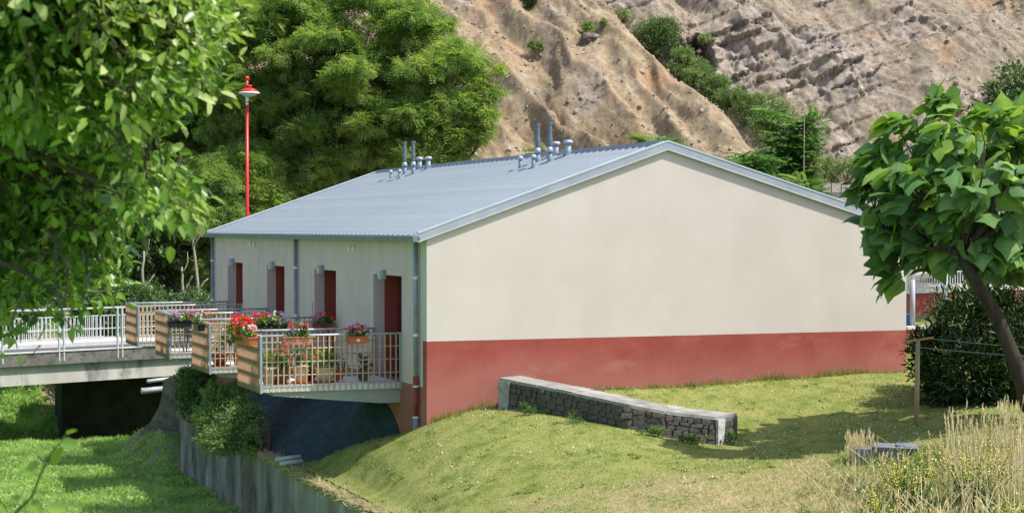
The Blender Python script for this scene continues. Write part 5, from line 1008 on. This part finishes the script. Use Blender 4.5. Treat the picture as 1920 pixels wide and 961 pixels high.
big_tree('locust tree with spreading right hand boughs against the tan slope', 815, 73, 330, [blob(*q) for q in ((860, 105, 72, 56, 24), (905, 170, 72, 44, 22), (860, 200, 72, 66, 26), (925, 130, 72, 18, 10), (800, 160, 72.5, 56, 30), (830, 250, 72, 60, 30), (885, 255, 72, 46, 26), (790, 220, 72.5, 60, 34), (820, 45, 73, 36, 20), (770, 20, 73.5, 50, 30), (850, 290, 72, 44, 16), (780, 290, 72, 56, 22), (905, 215, 71.6, 34, 18), (745, 250, 72.6, 50, 30), (815, 110, 73, 44, 22), (880, 140, 72.4, 40, 16))], 760, 'l_rob', .20, G, shell=.15, tb=.58)
big_tree('left sunlit locust tree directly behind the red street lamp', 500, 75, 380, fill(495, 150, 75, 150, 220, 3.2, 105, .86, .38, seed=12)+[blob(q[0], q[1], 73.5, q[2], q[3]) for q in ((430, 250, 60, 26), (500, 200, 60, 28), (560, 130, 60, 28), (470, 90, 60, 30), (540, 60, 60, 30), (420, 160, 50, 28), (560, 250, 54, 24), (500, 290, 60, 24))], 410, 'l_rob', .26, G, shell=.1, tb=.58)
big_tree('locust tree further back behind the overhanging branches at the upper left', 330, 78, 380, fill(320, 150, 78, 170, 240, 3.5, 60, .95, .45, seed=13), 620, 'l_rob', .28, G, tb=.4)
big_tree('far left locust tree hidden mostly by the overhanging branches', 120, 79, 380, fill(110, 170, 79, 170, 230, 3.5, 60, 1.0, .42, seed=14), 420, 'l_rob', .28, G, tb=.42)
G = 'shaded woodland trees beyond the bridge'
for (px, d, lab, sd, r1, r2, tb) in ((100, 72, 'dark shaded tree beyond the left end of the bridge railing', 21, 150, 200, .30), (260, 71, 'dark shaded tree behind the middle of the bridge railing', 22, 110, 140, .34), (390, 72, 'dark shaded tree whose foliage meets the far corner of the roof', 23, 110, 120, .30), (520, 74, 'shaded low tree behind the eaves below the red street lamp', 24, 110, 70, .45), (-60, 72, 'dark shaded tree at the left edge beyond the bridge', 25, 140, 220, .3)):
    cy = 430 if r2 > 80 else 340
    b = at(px, 560, d); make_tree('woodland_tree', lab, 'tree', G, (b[0], b[1], -.9), at(px, 520, d), fill(px, cy, d, r1, r2, 2.2, 34, .9, .6, seed=sd), 620, *((T_PIN, .32, .40, 'l_rob') if px > 300 else (T_OVAL, .20, .15, 'l_dark')), 'bark', .16, nlimb=6, tb=tb+(.2 if px > 200 else .0))
G = 'low bushes behind the bridge railing'
for (px, d, w, lab) in ((30, 64, 90, 'low bush behind the far left of the bridge railing'), (170, 65, 80, 'low bush behind the bridge railing, second from the left'), (265, 64.5, 64, 'pale green low bush behind the bridge railing next to the farthest balcony'), (345, 65, 60, 'low bush between the farthest balcony and the pale trunks'), (400, 66, 44, 'low bush hugging the far corner of the facade'), (-60, 65, 80, 'low bush behind the bridge railing at the very edge')):
    cl = [blob(px+random.uniform(-.5, .5)*w, 590+random.uniform(-45, 30), d+random.uniform(-.8, .8), w*.55, 34) for _ in range(7)]
    b = at(px, 640, d); shrub('bush', lab, 'bush', cl, 900, T_OVAL, .13, .09, 'l_dark', G, base=(b[0], b[1], -1.0), tb=.62, droop=0)
for (x0_, y0_, x1_, y1_, lab) in ((374, 575, 362, 430, 'pale forked sapling trunk left of the far facade corner'), (343, 560, 341, 500, 'short pale sapling trunk left of the forked one'), (272, 560, 270, 470, 'slim grey trunk in the shade behind the middle of the bridge')):
    a_ = at(x0_, y0_, 66); b_ = at(x1_, y1_, 66); t = thing('thin_trunk', lab, 'trunk', (a_[0], a_[1], -1)); Bq = np.array(t.location)
    MB().tube([np.array([0, 0, 0]), a_-Bq]+[p-Bq for p in bent(a_, b_, 5, .06)], [.08, .07, .06, .06, .055, .05, .04, .03], 7).build('trunk', M['barkpale'], t, True)
    c_ = a_+(b_-a_)*.12; MB().tube([p-Bq for p in bent(c_, c_+rt*.35+up*.7, 3, .1)], [.05, .04, .03, .02], 6).build('branch', M['barkpale'], t, True)
    e_ = a_+(b_-a_)*.8; MB().tube([p-Bq for p in bent(e_, e_+rt*.2+up*.8, 3, .1)], [.035, .03, .02, .01], 6).build('branch', M['barkpale'], t, True)
# ================================================================== OVERHANGING TREE CLOSE TO THE CAMERA (left)
poly = [(-120, -80), (430, -80), (452, 62), (430, 100), (445, 155), (350, 190), (320, 262), (330, 330), (395, 392), (375, 430), (335, 462), (290, 452), (250, 420), (215, 455), (165, 480), (140, 560), (165, 645), (130, 640), (90, 590), (50, 610), (20, 690), (-120, 700)]
def inside(x, y):
    c = False; n = len(poly)
    for i in range(n):
        x1, y1 = poly[i]; x2, y2 = poly[(i+1) % n]
        if (y1 > y) != (y2 > y) and x < (x2-x1)*(y-y1)/(y2-y1)+x1: c = not c
    return c
tl = at(-420, 300, 9.5); nt_ = thing('overhanging_tree', 'leafy branches of a near tree hanging over the upper left of the view', 'tree', (tl[0], tl[1], -3.3)); Bn = np.array(nt_.location)
top = at(-400, -200, 9.5); MB().tube([np.array([0, 0, 0]), at(-430, 300, 9.5)-Bn, top-Bn], [.22, .17, .13], 12).build('trunk', M['bark'], nt_, True)
limbs = []
for (ex, ey, d) in ((330, 60, 9), (250, 220, 9.4), (180, 400, 9.8), (120, 560, 9.6), (380, 180, 9.2), (300, 360, 9.0), (100, 120, 8.4), (60, 300, 10.4), (20, -100, 7.5), (330, -60, 8.6)):
    st = at(-410, 0+ey*.5, 9.5); ps = bent(st, at(ex, ey, d), 8, .10); limbs.append(ps); MB().tube([p-Bn for p in ps], [.05*(1-.85*i/8) for i in range(9)], 7).build('limb', M['bark'], nt_, True)
LPt = np.concatenate([np.array(l) for l in limbs]); P = []; A_ = []; N_ = []; TT = []; mb = MB(); cnt = 0
def spray(px, py, d, nl=28, rad=.13):
    c = at(px, py, d); j = np.argsort(np.linalg.norm(LPt-c, axis=1))[random.randint(0, 4)]; s = LPt[j]; v = c-s; ln = np.linalg.norm(v); s = c-v/ln*min(ln, .45)
    ps = bent(s, c, 4, .12); mb.tube([p-Bn for p in ps], [.007, .006, .005, .004, .003], 4, False); tt = random.gauss(.56 if py < 230 else .42, .19); dr = v/ln  # lower sprays get a darker leaf tint to stand for shade
    for k in range(nl):
        o_ = np.clip(rng.normal(size=3), -1.5, 1.5)*rad*np.array([.8, 1, .5]); p = c-dr*random.uniform(0, .25)+o_; P.append(p-Bn)
        ax = o_/rad*.5+dr*.5+rng.normal(size=3)*.4+np.array([0, 0, -.25]); A_.append(ax); nn = rng.normal(size=3)*.55; nn[2] += .75; nn -= fw*.15; N_.append(nn); TT.append(tt+random.gauss(0, .2)+(.4 if random.random() < .06 else 0))
while cnt < 1050:
    px, py = random.uniform(-100, 455), random.uniform(-80, 690)
    if (py > 240 and random.random() < .38) or (px < 230 and py > 330 and random.random() < .3): continue
    if inside(px+(66 if 90 < py < 215 else 48), py) and inside(px-5, py+34) and inside(px+20, py+25) and not (py > 520 and random.random() < .5): spray(px, py, random.uniform(9.9, 11.4) if (px < 260 and py > 250) else random.triangular(7.8, 10.4, 9.2)); cnt += 1
for _ in range(420): spray(random.uniform(-260, 330), random.uniform(-420, -50), random.uniform(6.8, 10.0))
for _ in range(260): spray(random.uniform(300, 540), random.uniform(-370, -95), random.uniform(9.5, 10.8))  # unseen sprays above the frame, added to shade the lower left foliage
for _ in range(220): spray(random.uniform(-60, 210), random.uniform(180, 560), random.uniform(10.2, 11.8))
for (tx, ty) in ((425, 40), (432, 66), (395, 150), (400, 168), (395, 400), (380, 425), (360, 385), (340, 455), (300, 20), (150, 620), (120, 600), (60, 625)): spray(tx-12, ty, 9.0, 9, .07)
mb.build('twigs', M['bark'], nt_)['kind'] = 'stuff'; P, A_, N_ = map(np.array, (P, A_, N_)); n_ = len(P); s = .078*(.5+.8*rng.random(n_)); scatter(T_OVAL, P, A_, N_, s, s*.85, 'foliage', M['l_near'], np.array(TT), nt_)
# young shoot at the lower left
sb = at(10, 1010, 5.2); sg = thing('leafy_shoot', 'out of focus leafy shoot reaching up at the lower left corner', 'branch', tuple(sb)); Bs = np.array(sg.location)
pts = [at(x, y, 5.2) for x, y in ((-10, 1020), (30, 960), (60, 930), (75, 890), (95, 850), (125, 812))]; MB().tube([p-Bs for p in pts], [.006, .005, .004, .004, .003, .002], 6).build('stem', M['l_near'], sg, True)
lv = [((122, 814), (150, 800), .03), ((112, 828), (165, 838), .05), ((118, 836), (105, 858), .055), ((82, 862), (72, 838), .045), ((70, 862), (60, 880), .05), ((75, 905), (105, 893), .045), ((22, 905), (0, 912), .06), ((20, 930), (45, 940), .05), ((60, 935), (70, 950), .05), ((90, 948), (125, 955), .05), ((150, 942), (190, 935), .05), ((-5, 940), (10, 960), .06)]
P = np.array([at(a[0], a[1], 5.2)-Bs for a, b, s in lv]); A_ = np.array([at(b[0], b[1], 5.2+random.uniform(-.03, .03))-at(a[0], a[1], 5.2) for a, b, s in lv]); N_ = np.array([rng.normal(size=3)*.5-fw*.5+np.array([0, 0, .8]) for _ in lv])
for i in range(len(lv)):
    me = np_mesh('leaf', T_OVAL[0]*np.array([1, 1, 1]), T_OVAL[1], np.full(7, random.uniform(.4, .75))); o = link('leaf', me, M['l_near'], sg); X_ = unit(A_[i:i+1])[0]; Z_ = N_[i]-X_*(N_[i]@X_); Z_ /= np.linalg.norm(Z_); Y_ = np.cross(Z_, X_)
    o.matrix_local = Matrix.Translation(Vector(P[i])) @ Matrix((tuple(X_), tuple(Y_), tuple(Z_))).transposed().to_4x4() @ Matrix.Scale(lv[i][2]*1.25, 4)
